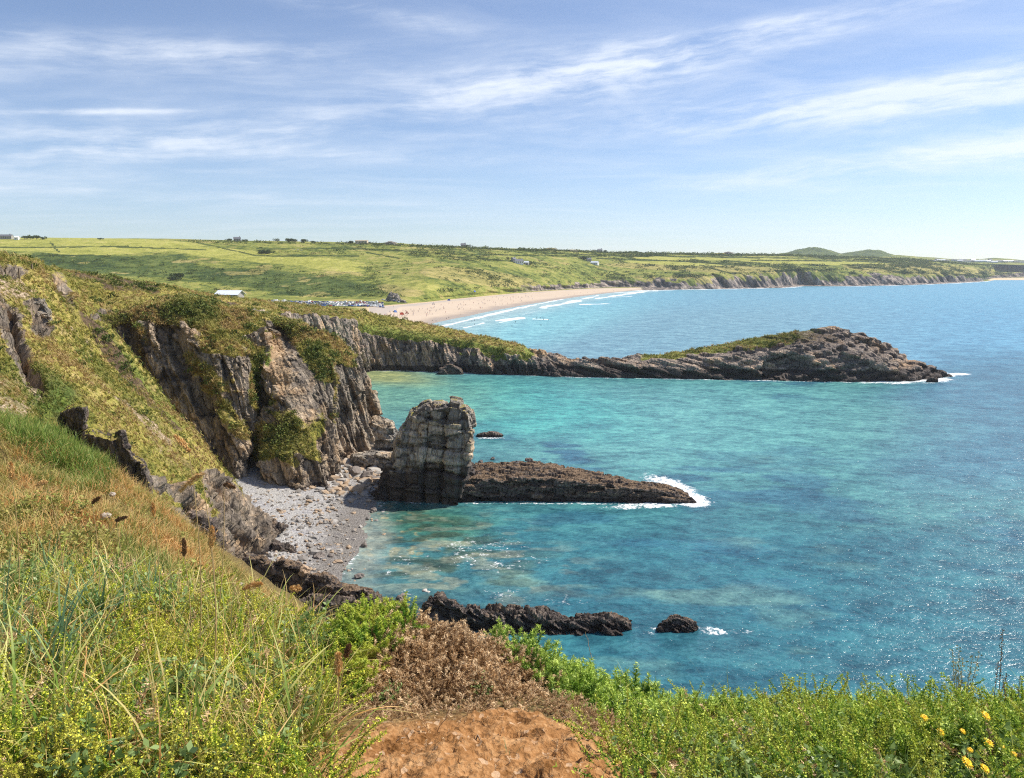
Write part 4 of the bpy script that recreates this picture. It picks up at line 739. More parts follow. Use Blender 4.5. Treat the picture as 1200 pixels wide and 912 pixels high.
def leafmat(name, lowc, highc, tip, trans=.35, rough=.55, patch=3.0, alt=None):
    m, t, b, o = newmat(name); rv = t.attr('rv').outputs[2]; tv = t.attr('tv').outputs[2]; pos = t.add('ShaderNodeNewGeometry').outputs[0]
    n_ = t.noise(pos, patch, 3); c = t.mix(rv, lowc, highc)
    if alt: c = t.mix(t.step(t.math('ADD', t.math('MULTIPLY', rv, .45), t.math('MULTIPLY', n_, .9)), .62, .80), c, alt)
    c = t.mix(t.math('MULTIPLY', t.step(tv, .45, 1.0), .85), c, tip)
    t.put(b.inputs['Base Color'], c); b.inputs['Roughness'].default_value = rough; b.inputs['Specular IOR Level'].default_value = .3
    tr = t.add('ShaderNodeBsdfTranslucent', None, Color=c); mx = t.add('ShaderNodeMixShader', None, i0=trans, i1=b.outputs[0], i2=tr.outputs[0]); t.l.new(mx.outputs[0], o.inputs[0]); return m
def inpoly(px, py, poly):
    r = np.zeros(px.shape, bool); n = len(poly)
    for i in range(n):
        x0, y0 = poly[i]; x1, y1 = poly[(i+1) % n]; c_ = ((y0 > py) != (y1 > py)) & (px < (x1-x0)*(py-y0)/(y1-y0+1e-9)+x0); r ^= c_
    return r
def cand(n, d0, d1, x0=-140, x1=1330, power=1.0):
    """random ground points, even over the ground in front of the camera"""
    y = np.sqrt(RNG.uniform(d0**2, d1**2, n)) if power == 1 else d0*(d1/d0)**RNG.random(n)
    px_ = RNG.uniform(x0, x1, n); x = (px_-600)/900*(y*CT+1.6*ST+.1*y); return x, y
def up(n, j=.25, lean=(0, 0, 0)): return RNG.normal(0, j, (n, 3))*[1, 1, .3]+np.array([0, 0, 1])+np.array(lean)
M_straw = leafmat('straw_grass', (.17, .21, .03), (.50, .40, .10), (.80, .58, .25), .22, .6, 1.4, alt=(.58, .29, .09))
M_green = leafmat('green_grass', (.05, .13, .02), (.20, .31, .045), (.40, .46, .10), .25, .5, 1.5)
M_bed = leafmat('bedstraw', (.09, .22, .02), (.48, .58, .04), (.92, .90, .09), .22, .55, 5, alt=(.44, .40, .08))
M_bed2 = leafmat('straggling_green', (.08, .21, .02), (.38, .53, .045), (.74, .82, .11), .22, .55, 5, alt=(.40, .40, .06))
M_gorse = leafmat('gorse_green', (.05, .16, .02), (.30, .47, .06), (.72, .84, .18), .2, .5, 2.5)
M_dead = leafmat('gorse_dead', (.22, .12, .05), (.58, .37, .18), (.95, .72, .44), .1, .8, 4.0)
M_green2 = leafmat('long_grass', (.14, .26, .04), (.36, .46, .07), (.70, .66, .22), .3, .5, 1.5, alt=(.62, .50, .20))
M_leaf = leafmat('broad_leaf', (.09, .17, .04), (.16, .27, .07), (.32, .42, .14), .3, .4, 3.0)
# -------- slope grass (uncountable)
bl = [blade(h, w, bd, 4) for h, w, bd in [(.22, .007, .6), (.30, .008, 1.1), (.17, .007, .3), (.26, .009, 1.6), (.34, .006, .8)]]
x, y = cand(110000, 4.0, 23, -160, 420); z = gz(x, y); pos = np.stack([x, y, z], 1); ppx, ppy = proj(pos)
dens = fbm(pos/.8, 3, 520); keep = RNG.random(len(x)) < (.75+.6*dens); lushz = np.clip(ell(ppx, ppy, 45, 512, 80, 26, 38)+ell(ppx, ppy, 95, 548, 32, 22, 40), 0, 1)
k2 = keep & (z > 29) & (lushz*.55 < RNG.random(len(x))); pos_ = pos[k2]-[0, 0, .02]
fq = grid_faces(len(Ds), len(pxs)); cq = p[fq].mean(1); aq = np.linalg.norm(np.cross(p[fq[:, 2]]-p[fq[:, 0]], p[fq[:, 3]]-p[fq[:, 1]]), axis=1)*((cq[:, 2] > 24) & (cq[:, 1] > 4.2) & (cq[:, 1] < 22)); pq_, _ = proj(cq); aq = aq*(pq_ < 430)*(pq_ > -60)/np.maximum(cq[:, 1], 5)**1.3; ii = RNG.choice(len(fq), 42000, p=aq/aq.sum()); uv = RNG.random((42000, 2, 1)); f4 = p[fq[ii]]; ex = (f4[:, 0]*(1-uv[:, 0])+f4[:, 1]*uv[:, 0])*(1-uv[:, 1])+(f4[:, 3]*(1-uv[:, 0])+f4[:, 2]*uv[:, 0])*uv[:, 1]; pos_ = np.concatenate([pos_, ex-[0, 0, .02]])
nn = np.clip(.5+1.1*fbm(pos_/.8, 4, 522)+RNG.normal(0, .2, len(pos_)), 0, 1)
V, F, T, R = scatter(bl, pos_, up(len(pos_), .45, (.1, -.05, 0)), RNG.uniform(.6, 1.3, len(pos_))*np.clip(pos_[:, 1]/9, .8, 1.15), nn, RNG)
tag(mk('grass', V, F, M_straw, dict(tv=T, rv=R), smooth=False), 'mixed straw and green grass over the near slope', kind='stuff')
k3 = keep & (lushz > RNG.random(len(x))) & (z > 29); pos_ = np.repeat(pos[k3], 2, 0); pos_ += RNG.normal(0, .10, pos_.shape)*[1, 1, 0]
V, F, T, R = scatter([blade(.36, .013, .8, 4), blade(.3, .012, 1.2, 4), blade(.42, .011, .5, 4)], pos_, up(len(pos_), .3), RNG.uniform(.6, 1.2, len(pos_)), RNG.random(len(pos_)), RNG)
tag(mk('grass', V, F, M_green, dict(tv=T, rv=R), smooth=False), kind='stuff')
k4 = (y > 5) & (z > 33) & (fbm(pos/1.6, 3, 524) > .02); pos_ = pos[k4][::3]
V, F, T, R = scatter([blade(.2, .012, .8, 3), blade(.28, .011, .5, 3)], pos_, up(len(pos_), .4), RNG.uniform(.6, 1.3, len(pos_)), RNG.random(len(pos_)), RNG)
tag(mk('grass', V, F, M_green, dict(tv=T, rv=R), smooth=False), kind='stuff')
x, y = cand(16000, 2.0, 4.8, -120, 400); z = gz(x, y); pos = np.stack([x, y, z], 1); dn = fbm(pos/.3, 3, 530); pos_ = pos[RNG.random(len(x)) < .3+.8*dn]
nn = np.clip(RNG.normal(.5, .3, len(pos_)), 0, 1)
V, F, T, R = scatter([blade(.26, .005, .5, 5), blade(.36, .006, 1.0, 6), blade(.2, .0045, 1.7, 5), blade(.46, .005, 1.3, 6), blade(.4, .007, 1.9, 7)], pos_, up(len(pos_), .5), RNG.uniform(.5, 1.1, len(pos_)), nn, RNG)
tag(mk('grass', V, F, M_straw, dict(tv=T, rv=R), smooth=False), kind='stuff')
pos_ = pos[::4]; V, F, T, R = scatter([blade(.3, .005, .5, 5), blade(.34, .006, 1.0, 6), blade(.2, .004, 1.4, 5)], pos_, up(len(pos_), .5), RNG.uniform(.5, 1.2, len(pos_)), RNG.random(len(pos_)), RNG)
tag(mk('grass', V, F, M_green, dict(tv=T, rv=R), smooth=False), kind='stuff')
lf = [leafy(s) for s in range(60, 66)]; x, y = cand(9000, 4.5, 17, -120, 400); z = gz(x, y); pos_ = np.stack([x, y, z], 1); pos_ = pos_[(fbm(pos_/.9, 3, 525) > .12) & (z > 30)]
V, F, T, R = scatter(lf, pos_, up(len(pos_), .5), RNG.uniform(1.0, 2.6, len(pos_)), RNG.random(len(pos_)), RNG)
M_leaf0 = leafmat('bracken', (.07, .14, .025), (.24, .30, .05), (.42, .42, .10), .2, .6, 1.0, alt=(.40, .24, .08)); tag(mk('ground_cover', V, F, M_leaf0, dict(tv=T, rv=R), smooth=False), kind='stuff')
# -------- bedstraw carpet (uncountable)
beds = [bedstraw(s) for s in range(8)]
x, y = cand(17000, 1.9, 6.2, -140, 470); z = gz(x, y); pos = np.stack([x, y, z], 1); ppx, ppy = proj(pos)
dn = fbm(pos/.45, 3, 540); f1_, f2_, r_ = cell(pos/.16, 545); k = (ppx < 385+.25*(ppy-800)) & (RNG.random(len(x)) < np.clip(.55+1.9*dn, .03, 1)*np.clip(1.5-(y-2)/2.6, .08, 1)*np.clip(1.5-1.5*f1_, .15, 1))
pos_ = pos[k]; pos_[:, 2] += RNG.uniform(-.02, .07, len(pos_))
V, F, T, R = scatter(beds, pos_, up(len(pos_), .6, (.35, -.25, 0)), RNG.uniform(.6, 1.35, len(pos_)), np.clip(.5+dn[k]+RNG.normal(0, .2, len(pos_)), 0, 1), RNG)
tag(mk('ground_cover', V, F, M_bed, dict(tv=T, rv=R), smooth=False), 'yellow green straggling bedstraw carpet', kind='stuff')
lf2 = [leafy(s) for s in range(80, 86)]; x, y = cand(5200, 1.9, 5.5, -140, 400); z = gz(x, y); pos_ = np.stack([x, y, z], 1); pos_ = pos_[(fbm(pos_/.35, 3, 546) > .16)]; pos_[:, 2] += .05
V, F, T, R = scatter(lf2, pos_, up(len(pos_), .5), RNG.uniform(.9, 1.9, len(pos_)), RNG.random(len(pos_)), RNG); tag(mk('ground_cover', V, F, M_leaf, dict(tv=T, rv=R), smooth=False), kind='stuff')
dg_ = [gorse(s, True) for s in range(40, 44)]; x, y = cand(3600, 1.9, 6, -140, 400); z = gz(x, y); pos_ = np.stack([x, y, z], 1); pos_ = pos_[(fbm(pos_/.3, 3, 547) > .14)]
V, F, T, R = scatter(dg_, pos_, up(len(pos_), .7), RNG.uniform(.8, 1.7, len(pos_)), RNG.random(len(pos_)), RNG); tag(mk('dead_stems', V, F, M_dead, dict(tv=T, rv=R), smooth=False), kind='stuff')
x, y = cand(3000, 2.1, 5.5, -140, 380); z = gz(x, y); pos_ = np.stack([x, y, z], 1); pos_ = pos_[fbm(pos_/.5, 3, 548) > 0]
V, F, T, R = scatter([blade(.42, .009, .7, 7), blade(.5, .010, 1.3, 8), blade(.36, .008, 1.8, 7)], pos_, up(len(pos_), .45, (.15, 0, 0)), RNG.uniform(.6, 1.15, len(pos_)), RNG.random(len(pos_)), RNG); tag(mk('grass', V, F, M_green2, dict(tv=T, rv=R), smooth=False), kind='stuff')
# -------- canopy surface of the shrubs
c_pts = [P(*q) for q in [(420, 722, 4.2), (480, 716, 4.15), (530, 735, 4.2), (560, 750, 4.5), (620, 764, 4.6), (700, 782, 4.4), (800, 803, 4.1), (900, 812, 3.9), (1000, 810, 3.75), (1100, 812, 3.65), (1200, 820, 3.5), (1400, 838, 3.3), (390, 740, 4.2),
    (440, 790, 3.5), (520, 790, 3.6), (580, 800, 3.6), (640, 835, 3.4), (430, 850, 3.0), (520, 862, 2.95), (600, 862, 3.05), (660, 872, 2.95), (700, 880, 2.85), (760, 895, 2.7), (720, 830, 3.6), (850, 850, 3.3), (1000, 860, 3.05), (1200, 860, 2.85), (860, 920, 2.5), (1000, 930, 2.4), (1200, 935, 2.3), (1450, 930, 2.3), (380, 850, 3.0)]]
for q in [(420, 722, 4.2), (480, 716, 4.15), (560, 750, 4.5), (620, 764, 4.6), (700, 782, 4.4), (800, 803, 4.1), (900, 812, 3.9), (1000, 810, 3.75), (1100, 806, 3.65), (1200, 812, 3.5), (1400, 830, 3.3)]:
    c_pts += [off(*q, .05, .35, -.30), off(*q, .1, .8, -.9)]
fC = tps(c_pts)
def cz(x, y, a=1.0):
    q = np.stack([np.ravel(x), np.ravel(y), 0*np.ravel(x)], -1); f1, f2, r = cell(q/.22, 600)
    return fC(x, y)+a*((.085*fbm(q/.35, 3, 601)+.11*(.5-f1)+.02*ridged(q/.1, 2, 603)-.07-.14*sm(-.2, .5, np.ravel(x))*sm(2.75, 3.5, np.ravel(y))).reshape(np.shape(x)))
def cnorm(x, y):
    e = .03; z0 = cz(x, y); n = np.stack([-(cz(x+e, y)-z0)/e, -(cz(x, y+e)-z0)/e, np.ones_like(x)], 1); return n/np.linalg.norm(n, axis=1, keepdims=True)
deadp = [(425, 770), (440, 725), (500, 714), (550, 738), (612, 770), (656, 815), (668, 868), (620, 872), (570, 856), (520, 880), (450, 876), (425, 840)]
def shrub(name, n, poly, protos, mat, corecol, label, cat, kind=None, x0=360, x1=1400, d0=2.2, d1=5.6, sc_=(.85, 1.7), lift=.0, extra=None, core=True, layers=((0, 1.), (-.05, .9)), thin=None, j=.45):
    x, y = cand(n, d0, d1, x0, x1); z = cz(x, y); pos = np.stack([x, y, z], 1); ppx, ppy = proj(pos); k = inpoly(ppx+6*RNG.normal(size=len(x)), ppy+4*RNG.normal(size=len(x)), poly)
    if thin is not None: k &= RNG.random(len(x)) < thin(pos, ppx, ppy)
    x, y, pos = x[k], y[k], pos[k]; N = cnorm(x, y); pos[:, 2] += lift-.07*RNG.random(len(x))
    nv_ = N*.6+[0, 0, .5]+RNG.normal(0, j, (len(x), 3))*[1, 1, .6]; rv = np.clip(.5+1.1*fbm(pos/.25, 3, 610)+RNG.normal(0, .2, len(x)), 0, 1)
    V, F, T, R = scatter(protos, pos, nv_, RNG.uniform(*sc_, len(x)), rv, RNG)
    e = mk(name, V, F, mat, dict(tv=T, rv=R), smooth=False)
    if kind: tag(e, label, kind=kind)
    else: tag(e, label, cat)
    if core:
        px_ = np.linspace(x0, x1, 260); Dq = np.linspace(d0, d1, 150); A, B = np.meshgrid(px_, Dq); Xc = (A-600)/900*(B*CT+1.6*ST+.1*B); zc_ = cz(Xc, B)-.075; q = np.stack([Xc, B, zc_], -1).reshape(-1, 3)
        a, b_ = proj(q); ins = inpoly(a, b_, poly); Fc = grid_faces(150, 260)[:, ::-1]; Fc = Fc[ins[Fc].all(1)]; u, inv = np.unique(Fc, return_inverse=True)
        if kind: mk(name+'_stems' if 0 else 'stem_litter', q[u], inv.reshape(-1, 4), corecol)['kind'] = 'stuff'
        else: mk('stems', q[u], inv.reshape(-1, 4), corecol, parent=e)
    return e
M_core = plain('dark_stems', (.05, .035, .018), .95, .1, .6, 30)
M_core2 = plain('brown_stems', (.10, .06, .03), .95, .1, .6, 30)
gors = [gorse(s) for s in range(8)]; dgors = [gorse(s, True) for s in range(20, 28)]
greenp = [(515, 728), (560, 735), (650, 752), (800, 780), (1000, 780), (1420, 780), (1500, 900), (1000, 900), (860, 890), (760, 890), (700, 880), (655, 830), (612, 775), (560, 748)]
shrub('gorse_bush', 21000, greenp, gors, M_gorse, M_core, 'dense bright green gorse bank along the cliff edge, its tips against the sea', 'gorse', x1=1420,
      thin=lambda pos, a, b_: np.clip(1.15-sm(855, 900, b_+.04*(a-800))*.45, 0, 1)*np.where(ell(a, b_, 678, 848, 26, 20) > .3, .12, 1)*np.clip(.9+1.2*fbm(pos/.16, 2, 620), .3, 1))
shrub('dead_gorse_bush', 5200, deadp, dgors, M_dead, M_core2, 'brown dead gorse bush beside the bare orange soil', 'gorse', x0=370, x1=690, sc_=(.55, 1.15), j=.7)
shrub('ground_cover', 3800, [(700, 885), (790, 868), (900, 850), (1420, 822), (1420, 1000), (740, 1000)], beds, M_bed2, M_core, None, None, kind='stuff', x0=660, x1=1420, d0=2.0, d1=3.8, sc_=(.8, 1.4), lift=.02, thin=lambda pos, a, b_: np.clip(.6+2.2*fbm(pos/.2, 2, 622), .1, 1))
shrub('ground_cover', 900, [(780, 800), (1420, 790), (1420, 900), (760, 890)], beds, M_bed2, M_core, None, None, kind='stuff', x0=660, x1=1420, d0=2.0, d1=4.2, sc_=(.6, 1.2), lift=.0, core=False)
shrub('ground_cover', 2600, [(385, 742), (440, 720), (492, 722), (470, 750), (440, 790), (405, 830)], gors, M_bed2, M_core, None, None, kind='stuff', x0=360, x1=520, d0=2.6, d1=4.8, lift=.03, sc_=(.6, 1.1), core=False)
# grass blades poking through the shrubs
x, y = cand(4200, 2.1, 4.3, 640, 1400); pos = np.stack([x, y, cz(x, y)-.05], 1); ppx, ppy = proj(pos); pos = pos[(ppy > 815) & (ppx > 740)]
V, F, T, R = scatter([blade(.2, .005, .4, 5), blade(.26, .006, .9, 6), blade(.15, .005, 1.4, 5)], pos, up(len(pos), .6), RNG.uniform(.5, 1.2, len(pos)), RNG.random(len(pos)), RNG)
tag(mk('grass', V, F, M_green, dict(tv=T, rv=R), smooth=False), kind='stuff')
x, y = cand(1900, 2.0, 4.2, 620, 1420); pos = np.stack([x, y, cz(x, y)-.06], 1); ppx, ppy = proj(pos); pos = pos[(ppy > 800) & (ppx > 700) & (fbm(pos/.4, 3, 631) > -.05)]
V, F, T, R = scatter([blade(.30, .007, .7, 7), blade(.38, .008, 1.5, 8), blade(.26, .007, 2.0, 7)], pos, up(len(pos), .6), RNG.uniform(.6, 1.15, len(pos)), RNG.random(len(pos)), RNG); tag(mk('grass', V, F, M_green2, dict(tv=T, rv=R), smooth=False), kind='stuff')
x, y = cand(4500, 2.0, 3.9, 620, 1420); pos = np.stack([x, y, cz(x, y)], 1); ppx, ppy = proj(pos); kk = (ppy > 815) & (ppx > 720) & (fbm(pos/.28, 3, 632) > .12); pos = pos[kk]
V, F, T, R = scatter(lf2, pos, up(len(pos), .5), RNG.uniform(.8, 1.6, len(pos)), RNG.random(len(pos)), RNG); tag(mk('ground_cover', V, F, M_leaf, dict(tv=T, rv=R), smooth=False), kind='stuff')
x, y = cand(3000, 2.0, 3.9, 620, 1420); pos = np.stack([x, y, cz(x, y)-.02], 1); ppx, ppy = proj(pos); kk = (ppy > 810) & (ppx > 700) & (fbm(pos/.25, 3, 633) > .15); pos = pos[kk]
V, F, T, R = scatter(dg_, pos, up(len(pos), .8), RNG.uniform(.7, 1.4, len(pos)), RNG.random(len(pos)), RNG); tag(mk('dead_stems', V, F, M_dead, dict(tv=T, rv=R), smooth=False), kind='stuff')
# -------- single plants
def planted(name, proto, pt, nrm, s, mat, label, cat, group=None, rv=.5):
    V, F, T, R = scatter([proto], np.array([[0., 0, 0]]), np.array([nrm], float), np.array([s]), np.array([rv]), RNG); o_ = mk(name, V, F, mat, dict(tv=T, rv=R), smooth=False); o_.location = pt; return tag(o_, label, cat, group)
def clump(n, h, w, spread, seed, bend=(.2, 1.2)):
    r = np.random.default_rng(seed); ps = []
    for i in range(n):
        V, F, T = blade(h*r.uniform(.6, 1.1), w*r.uniform(.7, 1.1), r.uniform(*bend), 7, r.uniform(0, 6.28)); ps.append((V+np.append(r.normal(0, spread, 2), 0), F, T*.8))
    return merge(ps)
def ground_at(px_, py_, surf=None, lo=1.5, hi=25):
    f_ = surf or gz; Dq = np.linspace(lo, hi, 4000); q = P(px_, py_, Dq); zz_ = f_(q[:, 0], q[:, 1]); k = np.where(q[:, 2] < zz_)[0]; return q[k[0]] if len(k) else q[-1]
M_blue = leafmat('blue_green_blade', (.12, .24, .12), (.22, .34, .16), (.42, .50, .22), .35, .4, 2.0)
for i, (a, b_, n, h, w, lb) in enumerate([(68, 812, 14, .62, .024, 'broad blue green grass clump nearest the bottom left corner'), (8, 775, 11, .6, .022, 'broad blue green grass clump at the left edge of the near slope'), (120, 745, 13, .55, .02, 'broad bladed grass clump amid the straw just behind the bottom left clump'), (180, 730, 12, .5, .016, 'dark green long bladed grass clump under the seed heads'), (60, 700, 12, .55, .018, 'blue green grass clump uphill of the others in the straw')]):
    planted('grass_clump', clump(n*2, h, w*.6, .04, 700+i, (.3, 1.9)), ground_at(a, b_), (0, 0, 1), 1.0, M_blue, lb, 'grass clump', 'broad bladed grass clumps')
planted('grass_clump', clump(5, .22, .007, .006, 720), ground_at(596, 897), (0, 0, 1), .55, M_blue, 'tiny grass clump growing out of the bare orange soil', 'grass clump', 'broad bladed grass clumps')
planted('grass_clump', clump(4, .42, .010, .02, 721, (1.6, 2.6)), ground_at(404, 800), (0, 0, 1), 1.0, M_green, 'tall arching green grass blades left of the dead gorse', 'grass clump', 'broad bladed grass clumps')
for i, (a, b_, s, lb) in enumerate([(536, 868, 1.0, 'small leafy green plant at the foot of the dead gorse'), (455, 835, 1.0, 'dull green leafy plant on the left side of the dead gorse'), (565, 812, .7, 'little leafy shoot high in the dead gorse')]):
    ps = []; r = np.random.default_rng(740+i)
    for k in range(26):
        V, F, T = leafy(750+i*40+k); a_ = r.uniform(0, 6.28); V = V*[1, 1, .8]+np.array([math.cos(a_), math.sin(a_), 0])*r.uniform(0, .07); ps.append((V, F, T))
    planted('leafy_plant', merge(ps), ground_at(a, b_, lambda x, y: cz(x, y)-.03), (0, -.3, 1), s, M_leaf, lb, 'plant', 'leafy plants round the dead gorse')
# seed heads of dry grass, each with its stalk
M_stalk = plain('dry_stalk', (.52, .36, .16), .7, .2, .2, 20); M_head1 = plain('seed_head_straw', (.72, .44, .17), .8, .2, .35, 60); M_head2 = plain('seed_head_brown', (.24, .13, .06), .8, .2, .4, 60)
def tube(c, r0, r1, n=5):
    c = np.asarray(c, float); m_ = len(c); rr = np.linspace(r0, r1, m_); V = []; F = []
    for i in range(m_):
        for k in range(n): V.append(c[i]+rr[i]*np.array([math.cos(6.283*k/n), math.sin(6.283*k/n), 0]))
    for i in range(m_-1):
        for k in range(n): F.append((i*n+k, i*n+(k+1) % n, (i+1)*n+(k+1) % n, (i+1)*n+k))
    return np.array(V), np.array(F)
def seed_grass(bpx, bpy_, tpx, tpy, D, head_len, droop, brown, label, hw=.02):
    top = P(tpx, tpy, D); base = P(bpx, bpy_, D); base[2] = min(base[2], gz(base[0], base[1])); base = np.array([base[0], D, gz(base[0], np.array([D]).ravel()[0])]) if True else base
    base = np.array([base[0], base[1], float(np.ravel(base[2])[0])]); e = empty('seed_grass', base); tag(e, label, 'grass stalk', 'dry seeding grass stalks')
    s = np.linspace(0, 1, 10)[:, None]; L_ = top-base; c = L_*s+np.array([.03, 0, 0])*np.sin(s*3.1)*np.linalg.norm(L_)
    V, F = tube(c, .0028, .0016); mk('stalk', V, F, M_stalk, parent=e)
    r = np.random.default_rng(int(tpx*7+tpy)); n = 420; u = r.random(n); dirv = np.array([droop, 0, -abs(droop)*.5+ (1-abs(droop))]); dirv = dirv/np.linalg.norm(dirv)
    hc = c[-1]+dirv*head_len*(u[:, None]-.15)+np.array([0, 0, -1.])*(u[:, None]**2)*head_len*.35*abs(droop)
    ps = leafset(hc+r.normal(0, hw*.28, (n, 3))*np.sin(3.14*np.clip(u, .05, .95))[:, None]*(.8 if brown else 1.25), dirv+r.normal(0, .35, (n, 3)), hw*.9, hw*.2, u, r); mk('seed_head', ps[0], ps[1], M_head2 if brown else M_head1, parent=e, smooth=False); return e
SG = [(224, 690, 221, 528, 3.4, .11, -.35, 0, 'tall dry grass whose feathery head stands highest against the cove slope'), (246, 720, 236, 556, 3.3, .12, -.9, 0, 'dry grass with a drooping orange head bent over to the left'), (240, 700, 247, 640, 3.2, .10, .1, 0, 'short dry grass with an upright straw head over the ribbed rocks'),
      (236, 690, 262, 568, 3.5, .05, .7, 1, 'thin dry grass with a small dark brown head bent right'), (180, 700, 180, 604, 4.0, .07, 0, 0, 'stiff stalk with a pale upright head left of the drooping one'), (216, 720, 216, 650, 3.4, .08, 0, 1, 'dark brown upright spike beside the pale crossing blades'),
      (300, 760, 286, 690, 3.3, .10, .5, 0, 'rusty dry head at the edge of the near rock wall'), (12, 680, 14, 560, 4.0, .09, 0, 0, 'orange dry head nearest the left edge of the slope'), (110, 680, 108, 590, 4.2, .06, .4, 1, 'dark bent head in the middle of the straw slope'), (70, 640, 55, 565, 4.6, .07, -.7, 0, 'pale nodding head on the upper straw slope'),
      (135, 650, 136, 610, 3.8, .06, .5, 1, 'small brown head beside the white stone on the slope'), (390, 905, 396, 790, 2.5, .085, .05, 0, 'tall straw stalk with a thick bronze head left of the bare soil'), (372, 905, 405, 770, 2.6, .05, .2, 1, 'thin dark stalk crossing behind the bronze headed one'),
      (352, 760, 340, 690, 3.6, .05, .6, 0, 'twisted dry head just above the near black rocks')]
for a in SG: seed_grass(*a)
# docks and seeding herbs on the right skyline
def herb(px_, py_, tops, D, mat, label, hw=.008, leaves=60):
    b0 = P(px_, py_, D); b0 = np.array([b0[0], D, float(np.ravel(cz(np.array([b0[0]]), np.array([D])))[0])-.03]); e = empty('seeding_herb', b0); tag(e, label, 'herb'); r = np.random.default_rng(int(px_))
    for (tx, ty, hl) in tops:
        top = P(tx, ty, D)-b0; s = np.linspace(0, 1, 8)[:, None]; V, F = tube(top*s, .0022, .001); mk('stem', V, F, M_stalk if mat is not M_head2 else M_head2, parent=e)
        n = leaves; u = np.linspace(0, 1, n)[:, None]; hc = top*(1-hl*u); ps = leafset(hc+r.normal(0, hw*.5, (n, 3)), r.normal(size=(n, 3))+[0, 0, .7], hw*1.3, hw*.8, u[:, 0], r); mk('flower_spike', ps[0], ps[1], mat, parent=e, smooth=False)
M_umb = plain('pale_seed', (.42, .42, .26), .8, .2, .3, 60)
herb(1128, 812, [(1116, 762, .5), (1124, 758, .5), (1128, 772, .4), (1140, 768, .45), (1148, 764, .4), (1120, 775, .4)], 3.45, M_umb, 'pale feathery seeding herb standing against the sea near the right edge', .010, 40)
herb(1174, 815, [(1175, 738, .42)], 3.35, M_head2, 'single tall dark dock spike against the sea at the right edge', .007, 90)
herb(1165, 812, [(1170, 775, .3), (1180, 790, .3)], 3.3, M_head2, 'low branched brown dock beside the tall spike', .006, 50)
herb(1190, 826, [(1176, 795, .3), (1196, 792, .3), (1186, 805, .3), (1199, 808, .3)], 3.1, M_head2, 'tangle of curled reddish stems at the right edge below the dock', .005, 40)
# yellow daisies
M_pet = plain('yellow_petals', (.95, .62, .01), .5, .3, .08, 40); M_eye = plain('orange_disc', (.80, .36, .01), .7, .2, .2, 90); M_stemg = plain('green_stem', (.13, .22, .05), .6)
def flower(px_, py_, sz, tilt, label):
    b0 = ground_at(px_, py_, lambda x, y: cz(x, y)+.23, 1.5, 6); top = b0.copy(); base = np.array([b0[0], b0[1]+.02, b0[2]-.3]); e = empty('yellow_daisy', base); tag(e, label, 'flower', 'yellow daisies in the yellow green carpet')
    top = top-base; V, F = tube([np.zeros(3), top*.6+[.006, 0, 0], top], .0013, .001); mk('stem', V, F, M_stemg, parent=e)
    nrm = np.array([tilt, -.55, 1.]); nrm /= np.linalg.norm(nrm); X_ = np.cross(nrm, [0, 1, .1]); X_ /= np.linalg.norm(X_); Y_ = np.cross(nrm, X_); V = []; F = []; n = 15; r = np.random.default_rng(int(px_+py_))
    for ring, (ra, li) in enumerate([(1.0, .12), (.72, .28)]):
        for k in range(n):
            a = 6.283*(k+.5*ring)/n+r.normal(0, .05); d = X_*math.cos(a)+Y_*math.sin(a); s_ = np.cross(nrm, d); l = sz*ra*r.uniform(.9, 1.08); i = len(V)
            V += [top, top+d*l*.6+s_*sz*.11+nrm*sz*li, top+d*l+nrm*sz*li*.8, top+d*l*.6-s_*sz*.11+nrm*sz*li]; F.append((i, i+1, i+2, i+3))
    mk('petals', np.array(V), np.array(F), M_pet, parent=e, smooth=False)
    c = [top+nrm*sz*.30]+[top+nrm*sz*.2+(X_*math.cos(k*.785)+Y_*math.sin(k*.785))*sz*.3 for k in range(8)]; mk('eye', np.array(c), np.array([(0, 1+k, 1+(k+1) % 8) for k in range(8)]), M_eye, parent=e)
for a in [(1083, 841, .017, .1, 'yellow daisy standing alone at the left of the patch'), (1102, 858, .017, .3, 'half closed yellow daisy just below and right of the lone one'), (1128, 857, .013, .2, 'small yellow daisy between two large open ones'), (1155, 839, .021, .4, 'topmost large yellow daisy of the patch'), (1158, 871, .020, .1, 'large flat yellow daisy in the middle of the right hand patch'),
          (1137, 879, .011, -.1, 'tiny yellow daisy left of the large flat one'), (1177, 877, .013, .2, 'orange yellow daisy right of the large flat one'), (1188, 884, .012, 0, 'small yellow daisy nearest the right edge'), (1133, 894, .022, .5, 'largest yellow daisy, tilted, low in the patch'), (1154, 901, .018, .5, 'lowest yellow daisy beside the tilted largest one')]: flower(*a)
x, y = cand(9000, 2.0, 4.0, 340, 820); z = gz(x, y); pos_ = np.stack([x, y, z], 1); a_, b_ = proj(pos_); sz_ = np.clip(ell(a_, b_, 560, 925, 215, 78, 2, .25)+ell(a_, b_, 600, 870, 70, 26, 0, .3), 0, 1); kk = RNG.random(len(x)) < np.where(sz_ > .5, .10, .8); pos_ = pos_[kk]
V, F, T, R = scatter(dgors, pos_, RNG.normal(0, 1, (len(pos_), 3))+[0, 0, .4], RNG.uniform(.15, .5, len(pos_)), RNG.random(len(pos_)), RNG); tag(mk('dead_leaves', V, F, M_dead, dict(tv=T, rv=R), smooth=False), kind='stuff')
x, y = cand(3800, 2.0, 3.4, 340, 820); z = gz(x, y); pos_ = np.stack([x, y, z], 1); gV = np.array([(1, 0, 0), (-.8, .3, 0), (0, .9, .1), (.1, -.8, 0), (0, 0, .7), (0, 0, -.5)], float); gF = np.array([(0, 2, 4), (2, 1, 4), (1, 3, 4), (3, 0, 4), (2, 0, 5), (1, 2, 5), (3, 1, 5), (0, 3, 5)])
